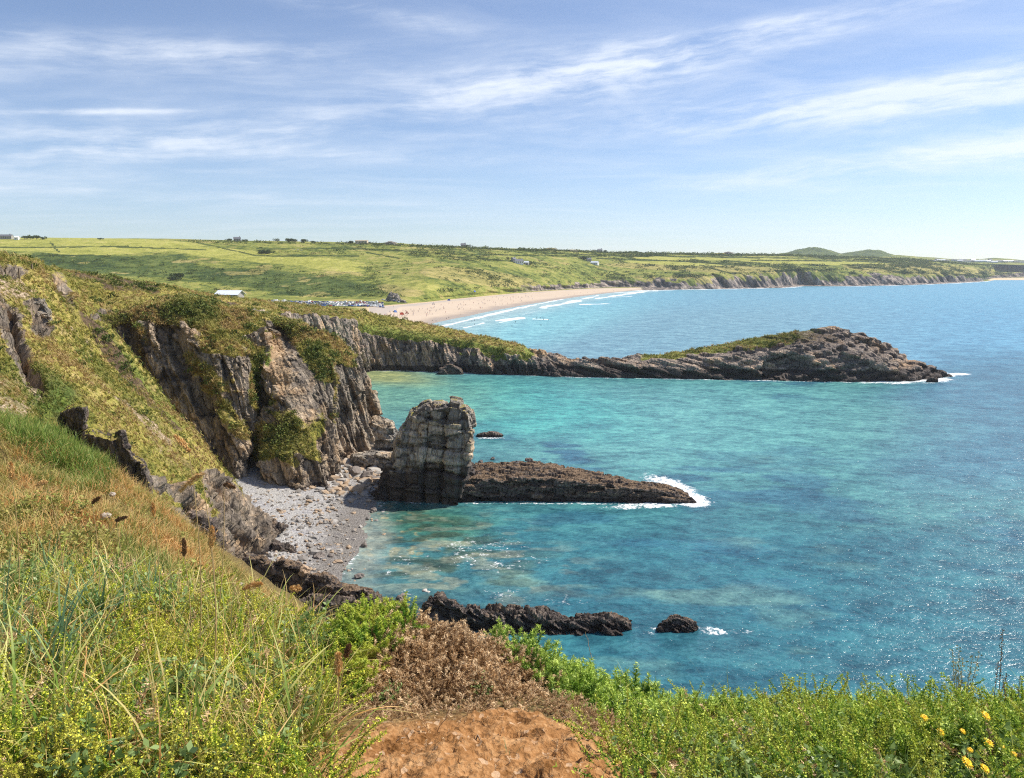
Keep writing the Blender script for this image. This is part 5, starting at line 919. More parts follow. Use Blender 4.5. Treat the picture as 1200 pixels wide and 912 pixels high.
V, F, T, R = scatter([(gV, gF, np.full(6, .3))], pos_, up(len(pos_), .4), .002+RNG.gamma(1.4, .0032, len(pos_)), RNG.random(len(pos_)), RNG); M_grit = leafmat('soil_grit', (.20, .11, .055), (.52, .36, .22), (.6, .45, .3), 0, .9, 8.0); tag(mk('pebbles', V, F, M_grit, dict(tv=T, rv=R), smooth=False), kind='stuff')
# small stones and twigs by the bare soil
M_pale = plain('pale_stone', (.40, .34, .28), .85, .2, .25, 40)
def stone(pt, s, label, cat='stone', name='stone', seed=0, mat=None, group=None, flat=.6, sub=3):
    import bmesh
    bm = bmesh.new(); bmesh.ops.create_icosphere(bm, subdivisions=sub, radius=1); V = np.array([v.co[:] for v in bm.verts]); F = np.array([[v.index for v in f.verts] for f in bm.faces]); bm.free()
    f1, f2, r = cell(V*1.1+seed*3.7, seed); d = .72+.45*(r-.5)+.22*fbm(V*1.6+seed, 3, seed); V = V*d[:, None]*np.array([1.0, .8, flat])*s
    a = seed*1.3; V = np.stack([V[:, 0]*math.cos(a)-V[:, 1]*math.sin(a), V[:, 0]*math.sin(a)+V[:, 1]*math.cos(a), V[:, 2]], 1)
    o_ = mk(name, V, F, mat or M_pale, smooth=False); o_.location = pt; return tag(o_, label, cat, group)
for i, (a, b_, s, lb) in enumerate([(606, 884, .028, 'pale stone lying on the bare orange soil'), (132, 588, .10, 'white stone lying in the grass of the near slope'), (125, 617, .08, 'pale flat stone lower down in the slope grass'), (559, 870, .010, 'tiny pebble on the soil near the leafy plant'), (282, 693, .08, 'grey stone at the grassy edge above the rock wall')]): stone(ground_at(a, b_)+[0, 0, s*.3+(.12 if b_ < 700 else 0)], s, lb, seed=i+1, group='stones lying on the cliff top')
M_twig = plain('bare_twig', (.34, .24, .16), .85, .15, .3, 30)
for pts, D, lb in [([(430, 888), (455, 876), (470, 862), (492, 868), (520, 880)], 2.72, 'bent bare twig lying on the soil under the dead gorse'), ([(498, 875), (520, 845), (545, 820)], 2.85, 'pale straight stick leaning on the dead gorse'), ([(520, 880), (555, 868), (572, 878)], 2.7, 'short forked root on the soil'), ([(655, 830), (690, 862), (700, 872)], 2.9, 'thin straw twig over the dark gap beside the gorse'), ([(694, 772), (690, 757), (686, 742)], 4.3, 'thin bare twig poking up out of the green gorse')]:
    c = np.array([P(a, b_, D) for a, b_ in pts]); tq = np.linspace(0, len(c)-1, 14); c = hermite(c, 0, tq); c += np.array([0, .012, .012])*np.random.default_rng(len(pts)).normal(size=c.shape)
    V, F = tube(c-c[0], .005 if D < 2.8 else .002, .002 if D < 2.8 else .0012); o_ = mk('twig', V, F, M_twig); o_.location = c[0]; tag(o_, lb, 'twig')
# ================================================================== TUFTS AND SCRUB
def verts_of(name):
    o_ = bpy.data.objects[name]; me = o_.data; n = len(me.vertices); co = np.empty(n*3, np.float32); me.vertices.foreach_get('co', co); no = np.empty(n*3, np.float32); me.vertices.foreach_get('normal', no)
    c_ = np.empty(n*4, np.float32); me.attributes['m1'].data.foreach_get('color', c_); d_ = np.empty(n*4, np.float32); me.attributes['m2'].data.foreach_get('color', d_)
    return co.reshape(-1, 3).astype(float), no.reshape(-1, 3).astype(float), c_.reshape(-1, 4), d_.reshape(-1, 4)
def tuft(seed, n, h, w, spread):
    r = np.random.default_rng(seed); ps = []
    for i in range(n):
        V, F, T = blade(h*r.uniform(.5, 1.1), w, r.uniform(.3, 1.5), 2, r.uniform(0, 6.28)); ps.append((V+np.append(r.normal(0, spread, 2), 0), F, T))
    return merge(ps)
def bushp(seed, n=60):
    r = np.random.default_rng(seed); d = r.normal(size=(n, 3)); d /= np.linalg.norm(d, axis=1, keepdims=True); d[:, 2] = np.abs(d[:, 2]); rad = r.uniform(.45, 1.0, n)*(1+.35*np.sin(d[:, 0]*5+seed)*np.cos(d[:, 1]*4+seed))
    P0 = d*rad[:, None]*[1, 1, .75]; return leafset(P0, d+r.normal(0, .7, (n, 3)), .36, .30, .2+.7*d[:, 2]*rad, r)
M_tuft = leafmat('slope_grass', (.15, .18, .03), (.50, .42, .10), (.66, .54, .20), .2, .7, .25, alt=(.40, .27, .11))
M_scrub = leafmat('scrub', (.035, .065, .015), (.14, .18, .035), (.26, .29, .06), .15, .7, .05)
tf = [tuft(s, 9, .55, .09, .16) for s in range(5)]; bu = [bushp(s) for s in range(6)]
for nm, cnt, lim, sc0 in [('hillside', 42000, (36, 240), (.6, 1.5)), ('cliff', 16000, (120, 185), (.6, 1.4)), ('headland', 15000, (180, 330), (.9, 2.0))]:
    co_, no_, a1_, a2_ = verts_of(nm); a_, b_ = proj(co_); g_ = (a1_[:, 0] > .55) & ((a1_[:, 1] < .5) | (RNG.random(len(co_)) < .35)) & (a2_[:, 0] < .4) & (co_[:, 1] > lim[0]) & (co_[:, 1] < lim[1]) & (a_ > -60) & (a_ < 1230) & (b_ < 760)
    wt = (co_[:, 1]**-1.0)*g_ if nm != 'hillside' else g_*(1-a1_[:, 2]*.6); ii = RNG.choice(len(co_), cnt, p=wt/wt.sum()); ps_ = co_[ii]+RNG.normal(0, .12, (cnt, 3)); nz = no_[ii]*.5+[0, 0, .7]+RNG.normal(0, .2, (cnt, 3))
    nn = np.clip(.5+1.0*fbm(ps_/6, 4, 700)+RNG.normal(0, .15, cnt)-.3*a2_[ii, 2], 0, 1); s_ = RNG.uniform(*sc0, cnt)*np.clip(ps_[:, 1]/110, .45, 1)
    V, F, T, R = scatter(tf, ps_, nz, s_, nn, RNG); tag(mk('grass', V, F, M_tuft, dict(tv=T, rv=R), smooth=False), kind='stuff')
    n_b = {'hillside': 700, 'cliff': 600, 'headland': 500}[nm]; cl_ = fbm(co_/7, 3, 710) > .12; wt = g_*cl_*(.15+a2_[:, 2]+a1_[:, 2]*.6) if nm != 'cliff' else g_*(.2+a2_[:, 2]); ii = RNG.choice(len(co_), n_b, p=wt/wt.sum()); ps_ = co_[ii]
    V, F, T, R = scatter(bu, ps_, no_[ii]*.4+[0, 0, .8], RNG.uniform(.3, 1.0, n_b)*np.clip(ps_[:, 1]/130, .5, 1.3), RNG.random(n_b), RNG); tag(mk('scrub', V, F, M_scrub, dict(tv=T, rv=R), smooth=False), kind='stuff')
# scrub on the far slopes
a_, b_ = proj(far_p); k_ = (T1 > 2.05) & (T1 < 5.02) & (a_ > -20) & (a_ < 1220) & (fieldA < .35) & (far_p[:, 2] > 6); cl_ = sm(.05, .45, fbm(far_p/70, 3, 720))
wt = k_*(cl_*1.2+.05+dark*1.6+(T1 > 4.85)*2.5)*far_p[:, 1]; ii = RNG.choice(len(far_p), 13000, p=wt/wt.sum()); ps_ = far_p[ii]+RNG.normal(0, 2, (13000, 3))*[1, 1, 0]; bu2 = [bushp(s, 26) for s in range(6)]
for q_ in range(len(bu2)): bu2[q_] = (bu2[q_][0]*[1, 1, .8], bu2[q_][1], bu2[q_][2])
V, F, T, R = scatter(bu2, ps_-[0, 0, .3], np.tile([0, 0, 1.], (13000, 1)), RNG.gamma(3.0, .9, 13000).clip(.9, 7)*np.clip(ps_[:, 1]/1300, .75, 1.5), RNG.random(13000), RNG)
tag(mk('scrub', V, F, M_scrub, dict(tv=T, rv=R), smooth=False), kind='stuff')
hd = np.where((hedge > .6) & (T1 > 2) & (T1 < 5.2))[0]; hd = RNG.choice(hd, min(1500, len(hd)), replace=False); ps_ = far_p[hd]; V, F, T, R = scatter(bu2, ps_-[0, 0, .3], np.tile([0, 0, 1.], (len(ps_), 1)), RNG.uniform(1.6, 3.2, len(ps_)), RNG.random(len(ps_)), RNG)
tag(mk('hedge', V, F, M_scrub, dict(tv=T, rv=R), smooth=False), kind='stuff')
# ================================================================== FAR THINGS
bpy.context.view_layer.update(); DG = bpy.context.evaluated_depsgraph_get()
from mathutils import Vector
def hit(px_, py_, skip=('grass', 'scrub', 'hedge', 'sea'), mind=0):
    d = P(px_, py_, 1.0)-np.array([0, 0, H]); d /= np.linalg.norm(d); o_ = np.array([0, 0, H])+d*mind
    for _ in range(40):
        ok, loc, nrm, idx, ob, mt = bpy.context.scene.ray_cast(DG, Vector(o_), Vector(d))
        if not ok: return None
        if any(ob.name.startswith(s) for s in skip) or (ob.parent is not None): o_ = np.array(loc)+d*.5; continue
        return np.array(loc)
def drop(x, y, names=('terrain', 'beach', 'hills')):
    z0 = 400.
    for _ in range(12):
        ok, loc, nrm, idx, ob, mt = bpy.context.scene.ray_cast(DG, Vector((x, y, z0)), Vector((0, 0, -1)))
        if not ok: return 0.
        if ob.name in names: return loc[2]
        z0 = loc[2]-.05
    return 0.
def at(px_, D): x = (px_-600)/900*(D*CT+.16*28); z = drop(x, D); x = (px_-600)/900*(D*CT-(z-H)*ST); return np.array([x, D, drop(x, D)])
def box(x0, x1, y0, y1, z0, z1):
    V = np.array([(x, y, z) for z in (z0, z1) for y in (y0, y1) for x in (x0, x1)], float); return V, np.array([(0, 2, 3, 1), (4, 5, 7, 6), (0, 1, 5, 4), (2, 6, 7, 3), (0, 4, 6, 2), (1, 3, 7, 5)])
def joinq(ps):
    o_ = 0; Vs = []; Fs = []; Ms = []
    for V, F, m_ in ps: Vs.append(V); Fs.append(F+o_); Ms += [m_]*len(F); o_ += len(V)
    return np.concatenate(Vs), np.concatenate(Fs), Ms
M_glass = plain('dark_glass', (.03, .035, .045), .12, .6, .1); M_tyre = plain('tyre', (.02, .02, .02), .8)
def carproto(col, van=False):
    m_ = plain('car_paint', col, .25, .6, .03); L, Wd = (4.3, 1.75) if not van else (5.2, 2.0)
    if not van: prof = [(-.5, .32), (-.5, .72), (-.46, .86), (-.24, .92), (-.12, 1.40), (.26, 1.43), (.44, .98), (.5, .9), (.5, .32)]
    else: prof = [(-.5, .35), (-.5, .95), (-.42, 1.15), (-.30, 2.0), (-.2, 2.15), (.48, 2.15), (.5, 2.0), (.5, .8), (.5, .35)]
    n = len(prof); pv = np.array(prof)*[L, 1]; ins = np.array([1, 1, 1, .96, .8, .8, .9, 1, 1]); V = []
    for s_ in (-1, 1):
        for (x, z), i_ in zip(pv, ins): V.append((s_*Wd/2*i_, x, z))
    V = np.array(V); F = [(i, (i+1) % n, n+(i+1) % n, n+i) for i in range(n)]+[(0, 8, 7, 1), (1, 7, 6, 2), (2, 6, 5, 3), (3, 5, 4, 4)]+[(9, 10, 16, 17), (10, 11, 15, 16), (11, 12, 14, 15), (12, 13, 14, 14)]; F = np.array(F); Mi = [0]*len(F)
    parts = [(V, F, 0)]; V2, F2, mi = joinq(parts); mi = list(mi); mi[3] = 1; mi[5 if not van else 3] = 1
    z0, z1 = (.98, 1.34) if not van else (1.25, 1.85); x0, x1 = (-.14*L, .33*L) if not van else (-.36*L, -.1*L)
    g1 = box(-Wd*.46, Wd*.46, x0, x1, z0, z1); ws = []
    for a in (-1, 1):
        for b_ in (-.31, .31):
            c_ = [(a*Wd*.46, b_*L+.32*math.cos(k*.785), .32+.32*math.sin(k*.785)) for k in range(8)]; c2_ = [(a*Wd*.515, y_, z_) for _, y_, z_ in c_]; Vw = np.array(c_+c2_); Fw = np.array([(k, (k+1) % 8, 8+(k+1) % 8, 8+k) for k in range(8)]+[(8, 9, 10, 11), (8, 11, 12, 15), (12, 13, 14, 15)]); ws.append((Vw, Fw, 2))
    Vx, Fx, Mx = joinq([(V, F, 0), (g1[0], g1[1], 1)]+ws); Mx = list(Mx); Mx[3] = 1
    me_o = mk('proto', Vx, Fx, [m_, M_glass, M_tyre], mi=Mx, smooth=False); me = me_o.data; bpy.data.objects.remove(me_o); me.name = 'car'; return me
cols_ = [('white', (.85, .85, .85), 13), ('silver', (.62, .64, .67), 9), ('dark blue', (.03, .06, .20), 6), ('black', (.02, .02, .022), 5), ('bright blue', (.05, .16, .45), 4), ('red', (.42, .03, .03), 3), ('pale grey', (.34, .35, .36), 4)]
cp = [(n_, carproto(c_)) for n_, c_, k in cols_]; wts = np.array([k for *_, k in cols_], float); wts /= wts.sum(); vanp = carproto((.82, .82, .80), True)
r = np.random.default_rng(77); cnt = 0
for row_, D in enumerate([700, 706, 722, 728, 744, 750, 766, 772, 788, 794, 812]):
    px_ = 300+row_*2.0
    while px_ < 448-row_*.5 and cnt < 290:
        px_ += 2.72/D*900*r.uniform(.98, 1.1)
        if r.random() < .10: continue
        q = at(px_, D+r.normal(0, .5))
        if px_ < 306: continue
        van = r.random() < .10; i_ = r.choice(len(cp), p=wts); me = vanp if van else cp[i_][1]; o_ = bpy.data.objects.new('parked_van' if van else 'parked_car', me); C.objects.link(o_); o_.location = q; o_.rotation_euler = (0, 0, (math.pi if r.random() < .4 else 0)+r.normal(0, .04))
        nm = 'white van' if van else cp[i_][0]+' car'; tag(o_, f'{nm} in the packed rows of the car park above the beach', 'van' if van else 'car', f'{nm}s in the packed rows of the car park'); cnt += 1
for px_, D in [(452, 800), (455, 792), (458, 806), (463, 800), (467, 795), (449, 812), (471, 806), (461, 812)]:
    i_ = r.choice(len(cp), p=wts); o_ = bpy.data.objects.new('parked_car', cp[i_][1]); C.objects.link(o_); o_.location = at(px_, D); o_.rotation_euler = (0, 0, r.uniform(0, 3)); tag(o_, f'{cp[i_][0]} car in the loose cluster in front of the grey outcrop', 'car', f'{cp[i_][0]} cars in front of the grey outcrop')
M_tar = plain('tarmac', (.16, .155, .15), .9, .1, .15, .3)
# buildings
M_wwall = plain('white_wall', (.78, .77, .73), .8, .2, .05, .5); M_gwall = plain('grey_wall', (.36, .34, .32), .9, .1, .15, .8); M_slate = plain('slate_roof', (.15, .155, .18), .7, .3, .15, .7); M_cream = plain('cream_wall', (.66, .54, .40), .85, .1, .08, .5); M_broof = plain('pale_roof', (.72, .76, .82), .5, .4, .05, .5)
def house(px_, D, w, d, h, rh, rz, label, wall, roof, wins=3, chim=True, name='house', cat='house', lift=0, eave=.4):
    q = at(px_, D); e = empty(name, (q[0], q[1], q[2]+lift), rz); tag(e, label, cat)
    V = np.array([(-w/2, -d/2, -2), (w/2, -d/2, -2), (w/2, d/2, -2), (-w/2, d/2, -2), (-w/2, -d/2, h), (w/2, -d/2, h), (w/2, d/2, h), (-w/2, d/2, h), (-w/2, 0, h+rh-.15), (w/2, 0, h+rh-.15)]); F = [np.array([(0, 1, 5, 4), (2, 3, 7, 6)]), np.array([(1, 2, 6, 9, 5), (3, 0, 4, 8, 7)])]
    mk('wall', V, F, wall, smooth=False, parent=e)
    a = eave; k = rh/(d/2); th = .25; R0 = [(-w/2-a, -d/2-a, h-a*k), (w/2+a, -d/2-a, h-a*k), (w/2+a, 0, h+rh), (-w/2-a, 0, h+rh), (w/2+a, d/2+a, h-a*k), (-w/2-a, d/2+a, h-a*k)]; R1 = [(x, y, z+th) for x, y, z in R0]
    rf = mk('roof', np.array(R0+R1), np.array([(0, 3, 2, 1), (3, 5, 4, 2), (6, 7, 8, 9), (9, 8, 10, 11), (0, 1, 7, 6), (4, 5, 11, 10), (1, 2, 8, 7), (2, 4, 10, 8), (0, 6, 9, 3), (3, 9, 11, 5)]), roof, smooth=False, parent=e)
    if chim: b_ = box(w*.32, w*.32+1.1, -.6, .6, h+rh-.8, h+rh+1.6); mk('chimney', b_[0], b_[1], wall, smooth=False, parent=rf)
    for i in range(wins): x = -w/2+w*(i+.5)/wins; b_ = box(x-.65, x+.65, -d/2-.06, -d/2+.1, h*.35, h*.75); mk('window', b_[0], b_[1], M_glass, smooth=False, parent=e)
    b_ = box(-.5+w*.08, .5+w*.08, -d/2-.05, -d/2+.1, -.2, h*.7) if wins > 1 else None
    if b_ is not None: mk('door', b_[0], b_[1], M_slate, smooth=False, parent=e)
    return e
house(270, 800, 23, 16, 4.0, 3.6, -.12, 'long low shed with a pale metal roof at the left end of the car park', M_gwall, M_broof, 4, False, 'shed', 'shed', 1.5, 1.6)
house(7, 1385, 22, 8, 5, 3, .1, 'long slate roofed farmhouse on the skyline at the far left', M_gwall, M_slate, 6, True, 'farmhouse', 'house')
house(20, 1375, 7, 7, 4, 2.2, .1, 'small white gabled cottage beside the skyline farmhouse', M_wwall, M_wwall, 1, False)
house(278, 1425, 12, 7, 5, 3, .3, 'dark stone house alone on the skyline above the shed', M_gwall, M_slate, 3)
house(424, 1420, 22, 9, 6, .8, -.1, 'flat cream building on the skyline left of the rocky knoll', M_cream, M_cream, 4, False)
house(543, 1500, 9, 7, 5, 3, .2, 'small slate roofed house on the skyline above the beach', M_gwall, M_slate, 2)
house(608, 1330, 14, 8, 4.5, 3, .25, 'white walled house halfway up the slope above the middle of the beach', M_wwall, M_slate, 4)
house(617, 1345, 8, 6, 3.5, 2.2, -.3, 'low outbuilding at the right end of the slope house', M_gwall, M_broof, 2, False)
house(602, 1340, 7, 6, 4, 2.5, .8, 'small gabled wing at the left end of the slope house', M_gwall, M_slate, 1)
house(697, 1560, 15, 8, 3.5, 2.5, -.5, 'low white bungalow with a pale roof further along the slope', M_wwall, M_broof, 4, False)
house(690, 1590, 9, 7, 4, 2.5, .2, 'dark roofed cottage hidden behind the white bungalow', M_gwall, M_slate, 2)
house(703, 1840, 10, 8, 6, 3, .2, 'grey house standing on the skyline above the bungalow', M_gwall, M_slate, 2)
vr = np.random.default_rng(5); vill = []
for i, (a, b0) in enumerate([(1007, 3000), (1022, 3010), (1033, 3020), (1048, 3030), (1089, 3050), (1095, 3040), (1103, 3200), (1110, 3180), (1118, 3300), (1125, 3200), (1132, 3100), (1138, 3150), (1146, 3250), (1152, 3300), (1158, 3200), (1165, 3150), (1171, 3260), (1178, 3250), (1184, 3300), (1190, 3300), (1196, 3350), (1128, 3500), (1140, 3550), (1160, 3500), (1098, 3400)]):
    wt_ = vr.random() < .75; e = house(a, b0, vr.uniform(14, 34), 10, 5, 3, vr.uniform(-.5, .5), 'white house' if 0 else 'x', M_wwall if wt_ else M_gwall, M_slate if vr.random() < .6 else M_broof, 2, False)
    pn_ = 'white walled' if wt_ else 'grey walled'; e['label'] = f'tiny {pn_} house in the distant village beyond the far headland'; e['group'] = f'{pn_} houses of the distant village'
# outcrop by the car park, skyline knolls, skyline rocks
M_crag = terrain_mat('pale_outcrop', 3.0, .8, 40, [(.14, .13, .125), (.27, .25, .23), (.42, .38, .34), (.56, .50, .43)])
def knoll(px_, D, w, h, label, name='rocky_knoll', grass=.2, seed=0, vox=.6, cat='knoll', dip=50, d=None):
    q = at(px_, D); d = d or w*.6; st = []
    for f_, s_ in ((-.5, .25), (-.3, .75), (0, 1), (.3, .8), (.5, .3)): st.append([q+np.array([f_*w, -d/2*s_, -3]), q+np.array([f_*w*.95, -d*.3*s_, h*s_*.75]), q+np.array([f_*w*.9, 0, h*s_]), q+np.array([f_*w*.95, d*.3*s_, h*s_*.7]), q+np.array([f_*w, d/2*s_, -3])])
    V, F = loft(st, vox, 4); V = crag(V, F, h*.16, h*.55, dip, 10, 800+seed, vert=.7); N_ = vnormals(V, F); V0 = V-q
    o_ = mk(name, V0, F, M_crag, pack(sm(.5, .9, N_[:, 2]+.3*fbm(V/5, 3, 5))*grass, 0, 0, 0, 0, 0)); o_.location = q; return tag(o_, label, cat)
knoll(461, 805, 17, 9.5, 'grey slanting rock outcrop standing where the car park meets the beach', 'rock_outcrop', .0, 1, .5, 'rock', 60, 12)
knoll(472, 800, 9, 3, 'low brown rock at the right foot of the grey outcrop', 'rock_outcrop', .1, 2, .4, 'rock')
knoll(458, 1430, 26, 7, 'round rocky knoll on the skyline in the middle of the far hill', seed=3, grass=.1, vox=.8)
knoll(645, 1700, 34, 5, 'low rocky hump on the skyline above the beach end', seed=4, grass=.6, vox=1.0); knoll(670, 1750, 40, 4, 'long flat rocky hump right of the low hump on the skyline', seed=5, grass=.5, vox=1.0)
knoll(853, 2100, 34, 9, 'pointed little tor on the field skyline', seed=6, grass=.15, vox=1.0); knoll(845, 2110, 80, 5, 'broad low rise under the pointed tor', seed=7, grass=.9, vox=1.4)
# trees on the skyline, each with trunk and crown
M_crown = leafmat('tree_leaves', (.025, .05, .015), (.07, .10, .03), (.13, .17, .05), .12, .7, .2); M_bark = plain('bark', (.12, .09, .06), .9, .1, .2, 3)
def tree(px_, D, w, h, label, seed):
    q = at(px_, D); e = empty('tree', q); tag(e, label, 'tree', 'wind pruned trees and bushes on the far slopes'); r = np.random.default_rng(seed); n = 420
    cs_ = r.normal(0, .33, (7, 3))*[w, w*.8, h*.3]+[0, 0, h*.62]; k = r.integers(0, 7, n); d = r.normal(size=(n, 3)); d /= np.linalg.norm(d, axis=1, keepdims=True); P0 = cs_[k]+d*r.uniform(.5, 1, (n, 1))*[w*.26, w*.26, h*.24]; P0[:, 2] = np.maximum(P0[:, 2], h*.12)
    V, F, T = leafset(P0, d+r.normal(0, .6, (n, 3)), w*.12, w*.10, .3+.6*np.clip(d[:, 2], 0, 1), r); mk('crown', V, F, M_crown, dict(tv=T, rv=np.repeat(r.random(n), 4)), smooth=False, parent=e)
    V, F = tube([(0, 0, -1), (.1, 0, h*.3), (.3, 0, h*.6)], w*.05, w*.02, 6); mk('trunk', V, F, M_bark, parent=e)
for i, (a, D, w, h, lb) in enumerate([(29, 1380, 9, 7, 'dark bushy tree right against the white skyline cottage'), (36, 1385, 11, 7, 'broad dark tree second from the white skyline cottage'), (43, 1390, 12, 7.5, 'widest of the dark trees beside the skyline farmhouse'), (50, 1385, 9, 5, 'last low tree of the row beside the skyline farmhouse'), (118, 1410, 7, 3, 'lone low bush on the bare skyline at the far left'),
    (270, 1430, 9, 5, 'low tree at the left of the dark stone house'), (287, 1430, 8, 4, 'low tree at the right of the dark stone house'), (325, 1432, 8, 7, 'single round tree between the stone house and the tree pair'), (338, 1430, 13, 8, 'wide dark tree at the left of the skyline pair'), (345, 1432, 11, 7, 'dark tree joined to the wide one on the skyline'), (356, 1434, 13, 6.5, 'flat topped tree at the right of the skyline pair'), (366, 1430, 8, 4, 'small bush trailing off right of the flat topped tree'),
    (307, 1250, 14, 6, 'dark rounded bush in the green field left of the sheep'), (314, 1245, 13, 5, 'second dark bush joined to the rounded one in the field'), (411, 1425, 12, 4, 'low bushes left of the cream skyline building'), (432, 1425, 7, 4.5, 'small tree at the right end of the cream building'),
    (547, 1505, 9, 6, 'dark tree behind the small skyline house'), (599, 1350, 9, 5, 'dark tree at the left of the slope house'), (621, 1350, 9, 4, 'low bush at the right of the slope house'), (612, 1600, 12, 5, 'small dark tree on the skyline over the slope house'), (684, 1600, 16, 7, 'dark tree clump left of the white bungalow'), (688, 1600, 12, 6, 'dark tree between the clump and the white bungalow'),
    (709, 1850, 10, 7, 'dark tree right of the grey skyline house'), (698, 1850, 9, 6, 'dark tree left of the grey skyline house'), (744, 1940, 14, 6, 'wide dark tree on the skyline beyond the bungalow'), (750, 1940, 10, 4, 'low bush right of the wide skyline tree'), (761, 1960, 12, 4, 'last low bush before the flat fields'), (206, 1020, 16, 8, 'big dark bush in the valley behind the heath hill'), (203, 1010, 11, 5, 'smaller dark bush under the big valley bush')]): tree(a, D, w, h, lb, 900+i)
# sheep in the field
M_wool = plain('wool', (.75, .72, .64), .9)
for i, (a, D, lb) in enumerate([(345, 1290, 'leftmost of the tiny white sheep in the green field'), (349, 1288, 'second tiny white sheep from the left in the green field'), (353, 1286, 'rightmost of the tiny white sheep in the green field')]):
    q = at(a, D); V, F = loft([[(-.9, -.1, .7), (-.9, .1, .7), (-.9, .1, 1.0), (-.9, -.1, 1.0)], [(-.6, -.3, .45), (-.6, .3, .45), (-.6, .3, 1.15), (-.6, -.3, 1.15)], [(.5, -.32, .45), (.5, .32, .45), (.5, .32, 1.2), (.5, -.32, 1.2)], [(.8, -.12, .8), (.8, .12, .8), (.8, .12, 1.35), (.8, -.12, 1.35)], [(1.15, -.08, .9), (1.15, .08, .9), (1.15, .08, 1.15), (1.15, -.08, 1.15)]], .09, 3)
    ps = [(V, F, 0)]+[(*box(x-.06, x+.06, y-.06, y+.06, 0, .6), 0) for x in (-.5, .5) for y in (-.2, .2)]; V, F, _ = joinq(ps); o_ = mk('sheep', V*1.3, F, M_wool); o_.location = q; tag(o_, lb, 'sheep', 'sheep in the green field')
# fence on the left skyline
fe = empty('wire_fence', P(5, 303, 104)); tag(fe, 'old post and wire fence along the top of the left slope', 'fence'); prev = None
M_post = plain('weathered_post', (.22, .17, .12), .9, .1, .2, 8)
for i, a in enumerate([-16, 5, 21, 37]):
    q = hit(a, [330, 325, 326, 328, 332][i], skip=('grass', 'scrub')) if 0 else P(a, [302, 303, 306, 308.5, 313][i], [101, 104, 109, 114, 119][i]); b_ = box(-.09, .09, -.09, .09, -2.2, 1.25 if i != 1 else 1.5); q[2] = float(fS(q[0], q[1]))+.1; mk('post', b_[0]*[1, 1, .8]+q-np.array(fe.location), b_[1], M_post, smooth=False, parent=fe)
    if prev is not None:
        for zz_ in (.4, .8, 1.1): V, F = tube([prev+[0, 0, zz_], q+[0, 0, zz_]], .02, .02, 4); mk('wire', V-np.array(fe.location), F, M_post, parent=fe)
    prev = q
# ================================================================== PEOPLE
def person_mesh(cols, pose='stand', seed=0):
    """one continuous skinned body; material 0 skin, 1 top, 2 legs wear, 3 hair"""
    me = bpy.data.meshes.new('person'); J = {'pel': (0, 0, .95), 'wst': (0, 0, 1.12), 'chs': (0, .01, 1.36), 'nck': (0, 0, 1.50), 'hed': (0, -.02, 1.60), 'top': (0, -.01, 1.74)}
    Rr = {'pel': .15, 'wst': .125, 'chs': .155, 'nck': .055, 'hed': .095, 'top': .075}; E = [('pel', 'wst'), ('wst', 'chs'), ('chs', 'nck'), ('nck', 'hed'), ('hed', 'top')]; sw = {'stand': 0, 'walk': .2, 'arms': .05}[pose]
    for s_, n_ in ((-1, 'l'), (1, 'r')):
        J.update({n_+'h': (s_*.10, 0, .88), n_+'k': (s_*.11, -sw*s_-.02, .48), n_+'a': (s_*.11, sw*1.4*s_+.03, .07), n_+'t': (s_*.12, sw*1.4*s_-.13, .035), n_+'s': (s_*.19, 0, 1.42), n_+'e': (s_*.25, .03+sw*s_*.6, 1.15), n_+'w': (s_*.26, -.05-sw*s_*.5, .90), n_+'g': (s_*.26, -.07-sw*s_*.5, .80)} if pose != 'arms' else
                 {n_+'h': (s_*.10, 0, .88), n_+'k': (s_*.12, -.03, .48), n_+'a': (s_*.13, .03, .07), n_+'t': (s_*.14, -.13, .035), n_+'s': (s_*.19, 0, 1.42), n_+'e': (s_*.36, -.05, 1.25), n_+'w': (s_*.38, -.22, 1.40), n_+'g': (s_*.38, -.28, 1.48)})
        Rr.update({n_+'h': .095, n_+'k': .062, n_+'a': .045, n_+'t': .035, n_+'s': .06, n_+'e': .043, n_+'w': .03, n_+'g': .035}); E += [('pel', n_+'h'), (n_+'h', n_+'k'), (n_+'k', n_+'a'), (n_+'a', n_+'t'), ('chs', n_+'s'), (n_+'s', n_+'e'), (n_+'e', n_+'w'), (n_+'w', n_+'g')]
    ks_ = list(J); me.from_pydata([J[k] for k in ks_], [(ks_.index(a), ks_.index(b_)) for a, b_ in E], []); o_ = bpy.data.objects.new('person', me); C.objects.link(o_); o_.modifiers.new('s', 'SKIN'); sl_ = me.skin_vertices[0].data
    for i, k in enumerate(ks_): sl_[i].radius = (Rr[k], Rr[k]*.8); sl_[i].use_root = (k == 'pel')
    o_.modifiers.new('u', 'SUBSURF').levels = 1; dg = bpy.context.evaluated_depsgraph_get(); m2 = bpy.data.meshes.new_from_object(o_.evaluated_get(dg)); bpy.data.objects.remove(o_); m2.materials.clear()
    for c_ in cols: m2.materials.append(c_)
    for f in m2.polygons:
        z = f.center[2]; x = abs(f.center[0]); f.material_index = 3 if z > 1.66 or (z > 1.52 and f.center[1] > .03) else 1 if (1.0 < z < 1.47 and x < .24) or (z > 1.2 and x < .32 and z < 1.47) else 2 if .55 < z <= 1.0 and x < .22 else 0
    m2.name = 'person'; return m2
M_skin = plain('skin', (.50, .30, .21), .6); M_hair = plain('hair', (.06, .04, .025), .8)
def cloth(n_, c_): return plain(n_, c_, .85, .1, .08, 5)
